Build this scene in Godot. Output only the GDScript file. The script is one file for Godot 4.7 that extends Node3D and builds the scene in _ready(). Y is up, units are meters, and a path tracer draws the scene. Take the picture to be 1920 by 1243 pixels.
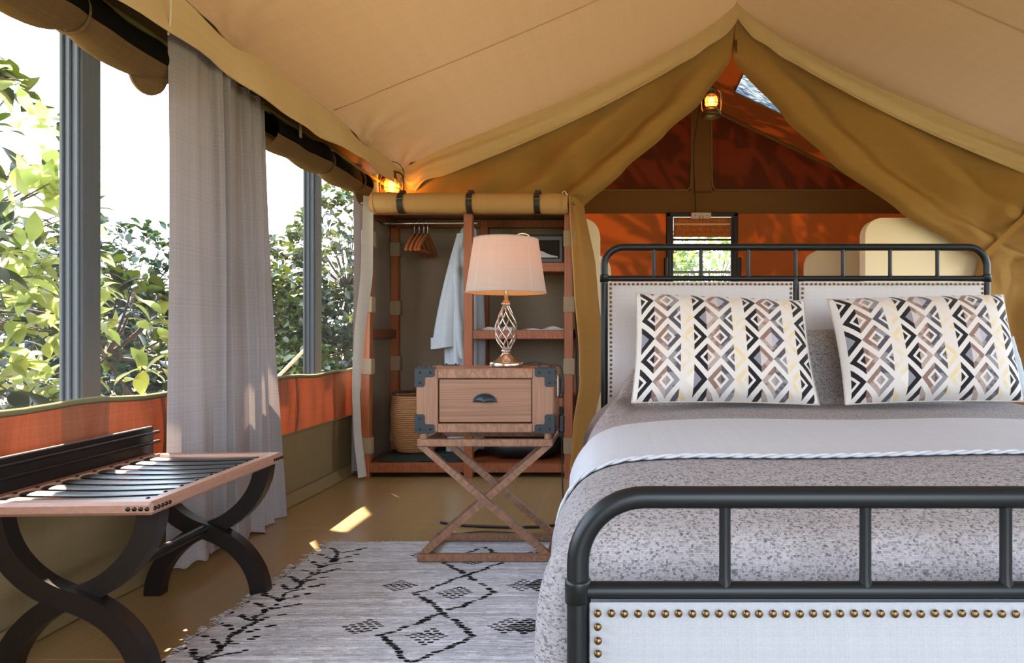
extends Node3D
# A canvas safari tent. Metres, y up; the camera stands at the origin 0.9 m above the floor and looks down -z.

var rng := RandomNumberGenerator.new()
var names := {}
var T := {}
var K := {}
var nail_mesh: ArrayMesh
var stud_mesh: ArrayMesh

const WALL := -1.78      # left wall
const RIGHT := 3.5       # right wall
const RIDGE := 0.86      # x of the ridge
const BACK := -7.0       # rear wall of the bathroom
const SPLIT := -4.95     # divider between bedroom and bathroom
const FRONT := 1.3       # entrance end


func _ready() -> void:
	var cam := Camera3D.new()
	cam.name = "camera"
	cam.projection = Camera3D.PROJECTION_FRUSTUM
	cam.near = 0.05
	cam.far = 200.0
	cam.size = 0.05 * 1243.0 / 1280.0
	cam.frustum_offset = Vector2(-198.0, 8.5) * 0.05 / 1280.0
	cam.position = Vector3(0, 0.9, 0)
	add_child(cam)
	cam.current = true

	var sky_mat := ProceduralSkyMaterial.new()
	sky_mat.sky_top_color = Color(0.80, 0.89, 1.0)
	sky_mat.sky_horizon_color = Color(0.97, 0.98, 1.0)
	sky_mat.sky_curve = 0.2
	sky_mat.ground_horizon_color = Color(0.62, 0.62, 0.55)
	sky_mat.ground_bottom_color = Color(0.5, 0.5, 0.42)
	sky_mat.sun_angle_max = 1.0
	sky_mat.sky_energy_multiplier = 2.3
	sky_mat.ground_energy_multiplier = 1.4
	var sky := Sky.new()
	sky.sky_material = sky_mat
	var env := Environment.new()
	env.background_mode = Environment.BG_SKY
	env.sky = sky
	env.tonemap_mode = Environment.TONE_MAPPER_LINEAR
	env.tonemap_exposure = 1.55
	env.sdfgi_enabled = true
	env.ssao_enabled = true
	env.ssil_enabled = true
	var we := WorldEnvironment.new()
	we.name = "environment"
	we.environment = env
	add_child(we)

	var sun := DirectionalLight3D.new()
	sun.name = "sun"
	sun.light_color = Color(1.0, 0.93, 0.82)
	sun.light_energy = 9.0
	sun.light_angular_distance = 0.53
	sun.shadow_enabled = true
	sun.sky_mode = DirectionalLight3D.SKY_MODE_LIGHT_ONLY
	add_child(sun)
	sun.look_at_from_position(Vector3(-1.0, 1.6, -1.2) * 10.0, Vector3.ZERO, Vector3.UP)

	rng.seed = 7
	make_textures()
	make_materials()
	build_shell()
	build_openings()
	build_ceiling()
	build_divider()
	build_bathroom()
	build_outside()
	build_bed()
	build_bedding()
	build_bench()
	build_rug()
	build_wardrobe()
	build_wardrobe_contents()
	build_nightstand()
	build_lamp()
	build_curtains()
	build_small()


# ---------------------------------------------------------------- naming
func numbered(parent: Node, called: String) -> String:
	var key := str(parent.get_instance_id()) + called
	var n: int = names.get(key, 0)
	names[key] = n + 1
	return called if n == 0 else "%s_%03d" % [called, n]


func obj(called: String, shape, material: Material, parent: Node = self, at := Transform3D()) -> MeshInstance3D:
	var o := MeshInstance3D.new()
	o.name = numbered(parent, called)
	o.mesh = done(shape) if shape is SurfaceTool else shape
	o.material_override = material
	o.transform = at
	parent.add_child(o, true)
	return o


func thing(called: String, label: String, category: String, at := Vector3.ZERO, group := "") -> Node3D:
	var o := Node3D.new()
	o.name = numbered(self, called)
	o.position = at
	add_child(o, true)
	return tag(o, label, category, group)


func tag(o: Node3D, label: String, category: String, group := "") -> Node3D:
	o.set_meta("label", label)
	o.set_meta("category", category)
	if group:
		o.set_meta("group", group)
	return o


func setting(called: String, label: String, category: String) -> Node3D:
	var o := Node3D.new()
	o.name = called
	add_child(o, true)
	o.set_meta("kind", "structure")
	return tag(o, label, category)


func copy(o: Node3D, label: String) -> Node3D:
	var c: Node3D = o.duplicate()
	c.name = numbered(self, String(o.name).rstrip("0123456789").trim_suffix("_"))
	add_child(c, true)
	c.set_meta("label", label)
	return c


# ---------------------------------------------------------------- shapes
func S(smooth := 0) -> SurfaceTool:
	var st := SurfaceTool.new()
	st.begin(Mesh.PRIMITIVE_TRIANGLES)
	st.set_smooth_group(smooth)
	return st


func done(st: SurfaceTool) -> ArrayMesh:
	st.generate_normals()
	st.index()
	return st.commit()


func vert(st: SurfaceTool, p: Vector3, uv: Vector2) -> void:
	st.set_uv(uv)
	st.add_vertex(p)


# corners counter-clockwise seen from outside
func quad(st: SurfaceTool, a: Vector3, b: Vector3, c: Vector3, d: Vector3, ua := Vector2(0, 0), ub := Vector2(1, 0), uc := Vector2(1, 1), ud := Vector2(0, 1)) -> void:
	vert(st, a, ua); vert(st, c, uc); vert(st, b, ub)
	vert(st, a, ua); vert(st, d, ud); vert(st, c, uc)


func quad_out(st: SurfaceTool, a: Vector3, b: Vector3, c: Vector3, d: Vector3, out: Vector3) -> void:
	if (b - a).cross(c - a).dot(out) < 0.0:
		quad(st, a, d, c, b)
	else:
		quad(st, a, b, c, d)


func tri_out(st: SurfaceTool, a: Vector3, b: Vector3, c: Vector3, out: Vector3) -> void:
	if (b - a).cross(c - a).dot(out) > 0.0:
		var k := b
		b = c
		c = k
	vert(st, a, Vector2(a.x, a.z)); vert(st, b, Vector2(b.x, b.z)); vert(st, c, Vector2(c.x, c.z))


func grid(st: SurfaceTool, nu: int, nv: int, f: Callable, su := 1.0, sv := 1.0) -> void:
	var p := PackedVector3Array()
	for j in nv + 1:
		for i in nu + 1:
			p.append(f.call(float(i) / nu, float(j) / nv))
	var w := nu + 1
	for j in nv:
		for i in nu:
			var k := j * w + i
			var u0 := su * i / nu
			var u1 := su * (i + 1) / nu
			var v0 := sv * j / nv
			var v1 := sv * (j + 1) / nv
			quad(st, p[k], p[k + 1], p[k + w + 1], p[k + w], Vector2(u0, v0), Vector2(u1, v0), Vector2(u1, v1), Vector2(u0, v1))


func axis(k: int, v: float) -> Vector3:
	return Vector3(v if k == 0 else 0.0, v if k == 1 else 0.0, v if k == 2 else 0.0)


# a box with chamfered edges
func box(st: SurfaceTool, c: Vector3, s: Vector3, b := 0.004, xf := Transform3D()) -> void:
	st.set_smooth_group(-1)
	var h := s * 0.5
	b = minf(b, minf(h.x, minf(h.y, h.z)) * 0.6)
	var corner := func(k: int, sg: Vector3) -> Vector3:
		var q := (h - Vector3(b, b, b)) * sg
		q[k] = h[k] * sg[k]
		return xf * (c + q)
	for k in 3:
		var i := (k + 1) % 3
		var j := (k + 2) % 3
		for s0: float in [-1.0, 1.0]:
			var r := []
			for q: Vector2 in [Vector2(-1, -1), Vector2(1, -1), Vector2(1, 1), Vector2(-1, 1)]:
				r.append(corner.call(k, axis(k, s0) + axis(i, q.x) + axis(j, q.y)))
			quad_out(st, r[0], r[1], r[2], r[3], xf.basis * axis(k, s0))
		for s1: float in [-1.0, 1.0]:
			for s2: float in [-1.0, 1.0]:
				var e := axis(i, s1) + axis(j, s2)
				quad_out(st, corner.call(i, e + axis(k, -1)), corner.call(i, e + axis(k, 1)), corner.call(j, e + axis(k, 1)), corner.call(j, e + axis(k, -1)), xf.basis * e)
	for q in 8:
		var sg := Vector3(1 if q & 1 else -1, 1 if q & 2 else -1, 1 if q & 4 else -1)
		tri_out(st, corner.call(0, sg), corner.call(1, sg), corner.call(2, sg), xf.basis * sg)
	st.set_smooth_group(0)


# a bar of rectangular section from a to b; side is the direction of its width w, t its other thickness
func bar(st: SurfaceTool, a: Vector3, b: Vector3, w: float, t: float, side := Vector3.UP, bevel := 0.003) -> void:
	var z := (b - a).normalized()
	var y := (side - z * side.dot(z)).normalized()
	var x := y.cross(z)
	box(st, Vector3.ZERO, Vector3(t, w, a.distance_to(b)), bevel, Transform3D(Basis(x, y, z), (a + b) * 0.5))


# an outline in the xy plane pulled from z0 to z1
func prism(st: SurfaceTool, poly: PackedVector2Array, z0: float, z1: float, xf := Transform3D(), smooth_sides := false) -> void:
	if Geometry2D.is_polygon_clockwise(poly):
		poly.reverse()
	st.set_smooth_group(-1)
	var t := Geometry2D.triangulate_polygon(poly)
	for k in range(0, t.size(), 3):
		for z: float in [z0, z1]:
			var q := []
			for m in 3:
				var p := poly[t[k + m]]
				q.append(xf * Vector3(p.x, p.y, z))
			tri_out(st, q[0], q[1], q[2], xf.basis * Vector3(0, 0, 1 if (z == z1) == (z1 > z0) else -1))
	st.set_smooth_group(1 if smooth_sides else -1)
	var n := poly.size()
	for k in n:
		var a := poly[k]
		var b := poly[(k + 1) % n]
		var out := Vector3(b.y - a.y, a.x - b.x, 0)
		quad_out(st, xf * Vector3(a.x, a.y, z0), xf * Vector3(b.x, b.y, z0), xf * Vector3(b.x, b.y, z1), xf * Vector3(a.x, a.y, z1), xf.basis * out)
	st.set_smooth_group(0)


func tube(st: SurfaceTool, pts: PackedVector3Array, r, sides := 10, caps := true, smooth := 0) -> void:
	st.set_smooth_group(smooth)
	var n := pts.size()
	var rings := []
	var up := Vector3.ZERO
	for k in n:
		var d := (pts[mini(k + 1, n - 1)] - pts[maxi(k - 1, 0)]).normalized()
		if up == Vector3.ZERO:
			up = Vector3.UP if absf(d.y) < 0.9 else Vector3.RIGHT
		up = (up - d * up.dot(d)).normalized()
		var side := d.cross(up)
		var rr: float = r[k] if r is Array else r
		var ring := PackedVector3Array()
		for i in sides:
			var a := TAU * i / sides
			ring.append(pts[k] + (up * cos(a) + side * sin(a)) * rr)
		rings.append(ring)
	var len := 0.0
	for k in n - 1:
		var l2 := len + pts[k].distance_to(pts[k + 1])
		for i in sides:
			var j := (i + 1) % sides
			var u0 := float(i) / sides
			var u1 := float(i + 1) / sides
			quad(st, rings[k][j], rings[k][i], rings[k + 1][i], rings[k + 1][j], Vector2(u1, len), Vector2(u0, len), Vector2(u0, l2), Vector2(u1, l2))
		len = l2
	if caps:
		st.set_smooth_group(-1)
		for e: int in [0, n - 1]:
			var out := (pts[0] - pts[1]) if e == 0 else (pts[n - 1] - pts[n - 2])
			for i in range(1, sides - 1):
				tri_out(st, rings[e][0], rings[e][i], rings[e][i + 1], out)
	st.set_smooth_group(0)


# profile of (radius, height) turned round the y axis
func lathe(st: SurfaceTool, prof: Array, n := 24, xf := Transform3D()) -> void:
	grid(st, n, prof.size() - 1, func(u: float, v: float):
		var p: Vector2 = prof[roundi(v * (prof.size() - 1))]
		return xf * Vector3(p.x * cos(-u * TAU), p.y, p.x * sin(-u * TAU)))


func curve(pts: Array, n: int) -> PackedVector3Array:
	var c := Curve3D.new()
	c.bake_interval = 0.01
	for k in pts.size():
		var t: Vector3 = (pts[mini(k + 1, pts.size() - 1)] - pts[maxi(k - 1, 0)]) / 6.0
		c.add_point(pts[k], -t, t)
	var out := PackedVector3Array()
	var l := c.get_baked_length()
	for k in n + 1:
		out.append(c.sample_baked(l * k / n, true))
	return out


# piecewise linear look-up: rows of (x, y)
func look(rows: Array, x: float) -> float:
	for k in rows.size() - 1:
		if x <= rows[k + 1].x:
			var t := clampf((x - rows[k].x) / (rows[k + 1].x - rows[k].x), 0.0, 1.0)
			t = lerpf(t, t * t * (3.0 - 2.0 * t), 0.35)
			return lerpf(rows[k].y, rows[k + 1].y, t)
	return rows[-1].y


func dome(r: float, h: float, n := 8) -> ArrayMesh:
	var st := S()
	lathe(st, [Vector2(r, 0), Vector2(r * 0.93, h * 0.45), Vector2(r * 0.6, h * 0.85), Vector2(0.0001, h)], n)
	return done(st)


# a transform whose y axis points along n
func on(p: Vector3, n: Vector3) -> Transform3D:
	var y := n.normalized()
	var x := y.cross(Vector3(0.3, 0.2, 0.9).normalized()).normalized()
	return Transform3D(Basis(x, y, x.cross(y)), p)


func many(called: String, mesh: Mesh, material: Material, places: Array, tints: Array, parent: Node) -> MultiMeshInstance3D:
	var mm := MultiMesh.new()
	mm.transform_format = MultiMesh.TRANSFORM_3D
	mm.use_colors = not tints.is_empty()
	mm.mesh = mesh
	mm.instance_count = places.size()
	for k in places.size():
		mm.set_instance_transform(k, places[k])
		if tints:
			mm.set_instance_color(k, tints[k])
	var o := MultiMeshInstance3D.new()
	o.name = numbered(parent, called)
	o.multimesh = mm
	o.material_override = material
	o.set_meta("kind", "stuff")
	parent.add_child(o, true)
	return o


func glow(called: String, at: Vector3, color: Color, energy: float, size: float) -> void:
	var l := OmniLight3D.new()
	l.name = called
	l.light_color = color
	l.light_energy = energy
	l.light_size = size
	l.omni_range = 12.0
	l.omni_attenuation = 2.0
	l.shadow_enabled = true
	l.position = at
	add_child(l)


# ---------------------------------------------------------------- textures
func noise(frequency: float, octaves := 4, seed_ := 1) -> FastNoiseLite:
	var n := FastNoiseLite.new()
	n.seed = seed_
	n.noise_type = FastNoiseLite.TYPE_SIMPLEX_SMOOTH
	n.frequency = frequency
	n.fractal_octaves = octaves
	return n


func grey(w: int, h: int, bytes: PackedByteArray) -> ImageTexture:
	return ImageTexture.create_from_image(Image.create_from_data(w, h, false, Image.FORMAT_L8, bytes))


func rgb_image(w: int, h: int, bytes: PackedByteArray) -> ImageTexture:
	return ImageTexture.create_from_image(Image.create_from_data(w, h, false, Image.FORMAT_RGB8, bytes))


# plain weave: threads of uneven strength in both directions
func linen(n: int, pitch: int, uneven: float) -> ImageTexture:
	var b := PackedByteArray()
	b.resize(n * n)
	var row := []
	var col := []
	for k in n / pitch + 1:
		row.append(rng.randf())
		col.append(rng.randf())
	for y in n:
		for x in n:
			var over := (x / pitch + y / pitch) % 2 == 0
			var t: float = row[y / pitch] if over else col[x / pitch]
			var fy := absf(fmod(y, pitch) / pitch - 0.4) * 2.0
			var fx := absf(fmod(x, pitch) / pitch - 0.4) * 2.0
			var edge := fy if over else fx
			b[y * n + x] = clampi(int(255.0 * (0.92 - uneven * t - 0.16 * edge + rng.randf_range(-0.05, 0.05))), 0, 255)
	return grey(n, n, b)


# bedspread: short dark dashes between pale yarns
func dashes(n: int) -> ImageTexture:
	var b := PackedByteArray()
	b.resize(n * n)
	var pitch := 4
	for r in n / pitch:
		var x := 0
		var heavy := rng.randf_range(0.12, 0.27)
		while x < n:
			var l := rng.randi_range(3, 9)
			var dark := rng.randf() < heavy
			var v := rng.randf_range(0.45, 0.72) if dark else rng.randf_range(0.86, 1.0)
			for i in mini(l, n - x):
				for j in pitch:
					var e := 0.85 if j == 0 else 1.0
					if i == 0:
						e *= 0.88
					b[(r * pitch + j) * n + x + i] = int(255.0 * clampf(v * e + rng.randf_range(-0.04, 0.04), 0.0, 1.0))
			x += l
	return grey(n, n, b)


func wood_grain(seed_: int) -> ImageTexture:
	# grain runs along u; seamless by folding the sample circle
	var w := 256
	var h := 512
	var n1 := noise(0.9, 3, seed_)
	var n2 := noise(5.0, 3, seed_ + 3)
	var b := PackedByteArray()
	b.resize(w * h)
	for y in h:
		var a := TAU * y / h
		for x in w:
			var g := TAU * x / w
			var p := Vector3(cos(a) * 1.6, sin(a) * 1.6, cos(g) * 0.12)
			var q := sin(g) * 0.12
			var broad := n1.get_noise_3d(p.x * 1.2 + q, p.y * 1.2, p.z)
			var rings := 0.5 + 0.5 * sin(broad * 26.0 + y * 0.05 * 0.0)
			var fine := n2.get_noise_3d(p.x * 9.0, p.y * 9.0 + q, p.z * 2.0)
			b[y * w + x] = clampi(int(255.0 * (0.80 + 0.12 * rings + 0.14 * fine)), 0, 255)
	return grey(w, h, b)


func turned(t: ImageTexture) -> ImageTexture:
	var im := t.get_image()
	im.rotate_90(CLOCKWISE)
	return ImageTexture.create_from_image(im)


func cloudy(n: int, frequency: float, lo: float, hi: float, octaves := 4) -> NoiseTexture2D:
	var t := NoiseTexture2D.new()
	t.width = n
	t.height = n
	t.seamless = true
	t.noise = noise(frequency, octaves, rng.randi() % 1000)
	var g := Gradient.new()
	g.offsets = PackedFloat32Array([0.2, 0.8])
	g.colors = PackedColorArray([Color(lo, lo, lo), Color(hi, hi, hi)])
	t.color_ramp = g
	return t


func make_textures() -> void:
	T.linen = linen(256, 4, 0.14)
	T.slub = linen(512, 3, 0.13)
	T.fine = linen(256, 2, 0.05)
	T.dashes = dashes(512)
	T.canvas = linen(256, 2, 0.07)
	T.wood = wood_grain(11)
	T.wood_b = wood_grain(23)
	T.wood_up = turned(T.wood)
	T.blotch = cloudy(512, 0.012, 0.93, 1.0)
	T.wrinkle = cloudy(512, 0.02, 0.25, 1.0, 5)
	T.bark = cloudy(256, 0.05, 0.5, 1.0)
	T.lumps = cloudy(256, 0.03, 0.0, 1.0)


# ---------------------------------------------------------------- materials
func mat(called: String, color: String, rough := 0.9, metal := 0.0) -> StandardMaterial3D:
	var m := StandardMaterial3D.new()
	m.resource_name = called
	m.albedo_color = Color.html(color)
	m.roughness = rough
	m.metallic = metal
	m.metallic_specular = 0.5
	m.cull_mode = BaseMaterial3D.CULL_DISABLED
	K[called] = m
	return m


func cloth(called: String, color: String, weave: String, per_metre: float, relief := 0.03, world := true) -> StandardMaterial3D:
	var m := mat(called, color, 0.95)
	m.metallic_specular = 0.2
	m.albedo_texture = T[weave]
	m.uv1_triplanar = true
	m.uv1_world_triplanar = world
	m.uv1_scale = Vector3.ONE * per_metre
	if relief > 0.0:
		m.heightmap_enabled = true
		m.heightmap_texture = T[weave]
		m.heightmap_scale = relief
	return m


# wood whose grain runs along one of the piece's own axes
func wood(called: String, color: String, along: int, rough := 0.55, tex := "wood") -> StandardMaterial3D:
	var m := mat(called, color, rough)
	if along == 1:
		tex = "wood_up"
	m.albedo_texture = T[tex]
	m.uv1_triplanar = true
	m.uv1_triplanar_sharpness = 4.0
	m.uv1_scale = Vector3(0.7, 5.0, 5.0) if along == 0 else Vector3(5.0, 0.7, 5.0) if along == 1 else Vector3(5.0, 5.0, 0.7)
	m.heightmap_enabled = true
	m.heightmap_texture = T[tex]
	m.heightmap_scale = 0.02
	return m


func through(m: StandardMaterial3D, color: Color) -> void:
	m.backlight_enabled = true
	m.backlight = color


func make_materials() -> void:
	# canvas
	through(cloth("roof_canvas", "e4bd90", "canvas", 9.0, 0.01), Color(0.84, 0.82, 0.80))
	cloth("valance_canvas", "fde2b2", "canvas", 9.0, 0.01)
	cloth("drape_canvas", "c99d5c", "canvas", 9.0, 0.01)
	cloth("wall_canvas", "9f8a62", "canvas", 9.0, 0.01)
	cloth("band_canvas", "9a7444", "canvas", 9.0, 0.01)
	through(cloth("strip_canvas", "a8765a", "linen", 9.0, 0.02), Color(0.52, 0.30, 0.19))
	through(cloth("rear_canvas", "8f6a44", "canvas", 9.0, 0.01), Color(0.60, 0.32, 0.15))
	through(cloth("gable_canvas", "5a3a28", "canvas", 9.0, 0.01), Color(0.42, 0.2, 0.11))
	through(cloth("bathroof_canvas", "8f6a44", "canvas", 9.0, 0.01), Color(0.5, 0.26, 0.13))
	through(cloth("fly_canvas", "ccc8bc", "canvas", 4.0, 0.0), Color(0.75, 0.75, 0.75))
	cloth("piping", "a39a5c", "canvas", 9.0, 0.0)
	cloth("hem", "8f8a66", "canvas", 9.0, 0.0)
	cloth("tan_band", "b9a184", "canvas", 12.0, 0.01)
	cloth("tan_roll", "dcae72", "canvas", 9.0, 0.01)
	cloth("taupe_canvas", "a8967f", "canvas", 9.0, 0.01)
	cloth("grey_flap", "d2cbbf", "canvas", 9.0, 0.01)
	cloth("mustard_flap", "c0904e", "canvas", 9.0, 0.01)
	through(cloth("blind_cloth", "8f7250", "linen", 7.0, 0.03), Color(0.62, 0.55, 0.45))
	cloth("curtain_cloth", "c3bcbd", "slub", 5.0, 0.04)
	through(K.curtain_cloth, Color(0.5, 0.47, 0.45))
	# bedding
	cloth("spread", "b2adae", "dashes", 3.0, 0.06)
	cloth("throw_wool", "e2e6ec", "fine", 5.0, 0.03)
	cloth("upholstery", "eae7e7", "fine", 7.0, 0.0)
	cloth("dimmed_upholstery", "c4c6c9", "fine", 7.0, 0.0)  # darker copy of the headboard fabric; tones down the strong foot light
	cloth("pillow_cotton", "cfdbe3", "linen", 8.0, 0.01)
	cloth("robe_cotton", "dfe8f0", "slub", 8.0, 0.05)
	cloth("shelf_cotton", "e6e6e6", "slub", 8.0, 0.03)
	cloth("cushion_back", "d8cfc2", "linen", 7.0, 0.02)
	# metal
	var m := mat("iron", "14191b", 0.38, 0.0)
	m.metallic_specular = 0.4
	m = mat("bracket", "20272a", 0.5, 0.3)
	mat("brass_nail", "76603f", 0.38, 1.0)
	mat("dark_stud", "33302e", 0.3, 1.0)
	mat("nickel", "b9aca0", 0.24, 1.0)
	mat("steel", "c8c8c8", 0.25, 1.0)
	mat("aged_brass", "6b5a3a", 0.42, 1.0)
	mat("black_plastic", "16181a", 0.45)
	mat("cable_black", "141414", 0.5)
	mat("white_plastic", "d8d0bd", 0.4)
	mat("panel_white", "f6e6bf", 0.6)
	mat("leather_black", "241c18", 0.5)
	m = mat("strap_leather", "1d2224", 0.33)
	m.metallic_specular = 0.7
	m = mat("tan_leather", "9c7460", 0.42)
	m.heightmap_enabled = true
	m.heightmap_texture = T.lumps
	m.heightmap_scale = 0.02
	m.uv1_triplanar = true
	m.uv1_scale = Vector3.ONE * 9.0
	m.albedo_texture = T.blotch
	# wood
	wood("teak_x", "93684c", 0, 0.5)
	wood("teak_y", "93684c", 1, 0.5)
	wood("teak_z", "93684c", 2, 0.5)
	wood("drawer_wood", "90664b", 0, 0.42, "wood_b")
	K.drawer_wood.uv1_scale = Vector3(0.5, 2.2, 2.2)
	wood("mahogany_x", "a05830", 0, 0.45)
	wood("mahogany_y", "ac6134", 1, 0.45)
	wood("mahogany_z", "82492b", 2, 0.5)
	wood("ebony_y", "1b1513", 1, 0.38)
	wood("ebony_z", "181514", 2, 0.34)
	wood("hanger_wood", "b5683a", 2, 0.35)
	wood("post_wood", "3e4956", 1, 0.6)
	through(wood("blind_wood", "b08040", 0, 0.5), Color(0.95, 0.85, 0.6))
	cloth("blind_black", "15120f", "fine", 7.0, 0.0)  # near-black cloth for the upper turn of the rolled blinds
	mat("frame_dark", "1f1b18", 0.5)
	mat("wicker", "a8794d", 0.7)
	m = mat("floor_paint", "b69a6c", 0.24)
	m.albedo_texture = T.fine
	m.uv1_triplanar = true
	m.uv1_world_triplanar = true
	m.uv1_scale = Vector3(1.2, 1.2, 9.0)
	m.metallic_specular = 0.5
	mat("deck", "5a4a34", 0.8)
	# panes
	m = mat("mesh_net", "9aa0a4", 0.8)
	m.albedo_color.a = 0.13
	m.transparency = BaseMaterial3D.TRANSPARENCY_ALPHA
	m = mat("glass", "e8eef0", 0.03)
	m.albedo_color.a = 0.08
	m.transparency = BaseMaterial3D.TRANSPARENCY_ALPHA
	m = mat("skylight_film", "aab6c0", 0.5)
	m.albedo_texture = T.wrinkle
	m.uv1_triplanar = true
	m.uv1_scale = Vector3(0.9, 0.9, 5.0)
	m.uv1_triplanar_sharpness = 4.0
	through(m, Color(0.9, 0.95, 1.0))
	# shade and lights
	m = cloth("lampshade", "cbc0b4", "fine", 9.0, 0.01)
	through(m, Color(0.62, 0.52, 0.40))
	m = mat("bulb_glow", "fff0d0", 0.5)
	m.emission_enabled = true
	m.emission = Color(1.0, 0.72, 0.35)
	m.emission_energy_multiplier = 5.0
	m = mat("flame_glow", "ffe0a0", 0.5)
	m.emission_enabled = true
	m.emission = Color(1.0, 0.68, 0.28)
	m.emission_energy_multiplier = 5.0
	# plants
	m = mat("leaf", "ffffff", 0.34)
	m.vertex_color_use_as_albedo = true
	through(m, Color(0.80, 0.85, 0.45))
	m = mat("bark_brown", "6b5a48", 0.9)
	m.albedo_texture = T.bark
	m.uv1_triplanar = true
	m.uv1_scale = Vector3(4, 1, 4)
	mat("lawn", "8a8052", 0.95)
	nail_mesh = dome(0.0062, 0.0045, 10)
	stud_mesh = dome(0.0058, 0.004, 10)


# ---------------------------------------------------------------- shell
func sheet(st: SurfaceTool, a: Vector3, b: Vector3, c: Vector3, d: Vector3, n := 1, m := 1) -> void:
	grid(st, n, m, func(u: float, v: float): return a.lerp(b, u).lerp(d.lerp(c, u), v))


func build_shell() -> void:
	var fl := setting("floor", "olive brown painted board floor with faint joints", "floor")
	for r in 9:
		for c in 3:
			var st := S()
			var x0 := [WALL - 0.05, 0.62, 2.2][c] as float
			var x1 := [0.62, 2.2, RIGHT + 0.05][c] as float
			var z0 := -7.1 + r * 1.3
			box(st, Vector3((x0 + x1) / 2, -0.012, z0 + 0.65), Vector3(x1 - x0 - 0.002, 0.024, 1.298), 0.0015)
			obj("floor_board", st, K.floor_paint, fl)
	var d := S()
	box(d, Vector3(0.86, -0.2, -1.2), Vector3(5.9, 0.35, 12.4), 0.01)
	obj("deck_platform", d, K.deck, fl)

	# left wall: canvas below, an orange lit strip, mesh windows, a band of canvas under the eave
	var w := setting("wall_left", "olive canvas tent side wall with glowing orange strip below mesh windows", "wall")
	var st := S()
	grid(st, 90, 6, func(u: float, v: float):
		var z := lerpf(FRONT, SPLIT, u)
		return Vector3(WALL + 0.012 * sin(z * 3.1) * sin(PI * v), 0.37 * v, z), 10, 1)
	obj("lower_canvas", st, K.wall_canvas, w)
	st = S()
	grid(st, 60, 2, func(u: float, v: float):
		var z := lerpf(FRONT, SPLIT, u)
		return Vector3(WALL + 0.02 + 0.05 * (1.0 - v) + 0.004 * sin(z * 9.0), 0.004 + 0.05 * v * v, z), 10, 1)
	obj("mud_flap", st, K.wall_canvas, w)
	var cuts := [FRONT, 0.2, -0.9, -1.75, -2.66, -3.77, SPLIT]
	for k in cuts.size() - 1:
		st = S()
		var a: float = cuts[k]
		var b: float = cuts[k + 1]
		grid(st, 50, 8, func(u: float, v: float):
			var z := lerpf(a, b, u)
			var sagged := 0.006 * sin(z * 5.0) + 0.004 * sin(z * 13.0)
			return Vector3(WALL + (0.014 * sin(z * 17.0 + v * 2.0) + 0.008 * sin(z * 41.0)) * sin(PI * v) , lerpf(0.37, 0.672 + sagged, v), z), 4, 1)
		obj("orange_strip", st, K.strip_canvas, w)
		if k > 0:
			st = S()
			tube(st, curve([Vector3(WALL + 0.006, 0.37, a), Vector3(WALL + 0.012, 0.52, a - 0.01), Vector3(WALL + 0.006, 0.672, a)], 6), 0.006, 6)
			obj("strip_seam", st, K.strip_canvas, w)
	st = S()
	var sill := PackedVector3Array()
	for k in 61:
		var z := lerpf(FRONT, SPLIT, k / 60.0)
		sill.append(Vector3(WALL + 0.006, 0.675 + 0.006 * sin(z * 5.0) + 0.004 * sin(z * 13.0), z))
	tube(st, sill, 0.011, 6)
	obj("sill_hem", st, K.hem, w)
	st = S()
	tube(st, PackedVector3Array([Vector3(WALL + 0.004, 0.37, FRONT), Vector3(WALL + 0.004, 0.37, SPLIT)]), 0.005, 6)
	obj("strip_hem", st, K.wall_canvas, w)
	st = S()
	sheet(st, Vector3(WALL, 1.9, FRONT), Vector3(WALL, 1.9, BACK), Vector3(WALL, 2.45, BACK), Vector3(WALL, 2.45, FRONT), 20, 2)
	sheet(st, Vector3(WALL, 0.66, -2.72), Vector3(WALL, 0.66, -3.16), Vector3(WALL, 1.92, -3.16), Vector3(WALL, 1.92, -2.72), 2, 2)
	sheet(st, Vector3(WALL, 0.66, -4.72), Vector3(WALL, 0.66, SPLIT), Vector3(WALL, 1.92, SPLIT), Vector3(WALL, 1.92, -4.72), 2, 2)
	sheet(st, Vector3(WALL, 0.66, FRONT), Vector3(WALL, 0.66, 0.7), Vector3(WALL, 1.92, 0.7), Vector3(WALL, 1.92, FRONT), 2, 2)
	sheet(st, Vector3(WALL, -0.02, SPLIT), Vector3(WALL, -0.02, BACK), Vector3(WALL, 1.92, BACK), Vector3(WALL, 1.92, SPLIT), 2, 2)
	obj("upper_canvas", st, K.wall_canvas, w)

	# right wall, out of the frame: the same build
	w = setting("wall_right", "canvas tent side wall on the far side of the bed", "wall")
	st = S()
	sheet(st, Vector3(RIGHT, -0.02, FRONT), Vector3(RIGHT, -0.02, BACK), Vector3(RIGHT, 0.67, BACK), Vector3(RIGHT, 0.67, FRONT), 8, 2)
	sheet(st, Vector3(RIGHT, 1.9, FRONT), Vector3(RIGHT, 1.9, BACK), Vector3(RIGHT, 2.45, BACK), Vector3(RIGHT, 2.45, FRONT), 8, 2)
	sheet(st, Vector3(RIGHT, 0.67, -4.3), Vector3(RIGHT, 0.67, BACK), Vector3(RIGHT, 1.92, BACK), Vector3(RIGHT, 1.92, -4.3), 4, 2)
	obj("canvas_panel", st, K.wall_canvas, w)

	# entrance end behind the camera: canvas leaves drawn aside from a wide opening
	w = setting("wall_front", "canvas entrance end of the tent with a wide opening", "wall")
	st = S()
	sheet(st, Vector3(WALL, -0.02, FRONT), Vector3(-0.3, -0.02, FRONT), Vector3(-0.3, 2.5, FRONT), Vector3(WALL, 2.3, FRONT), 3, 3)
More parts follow.
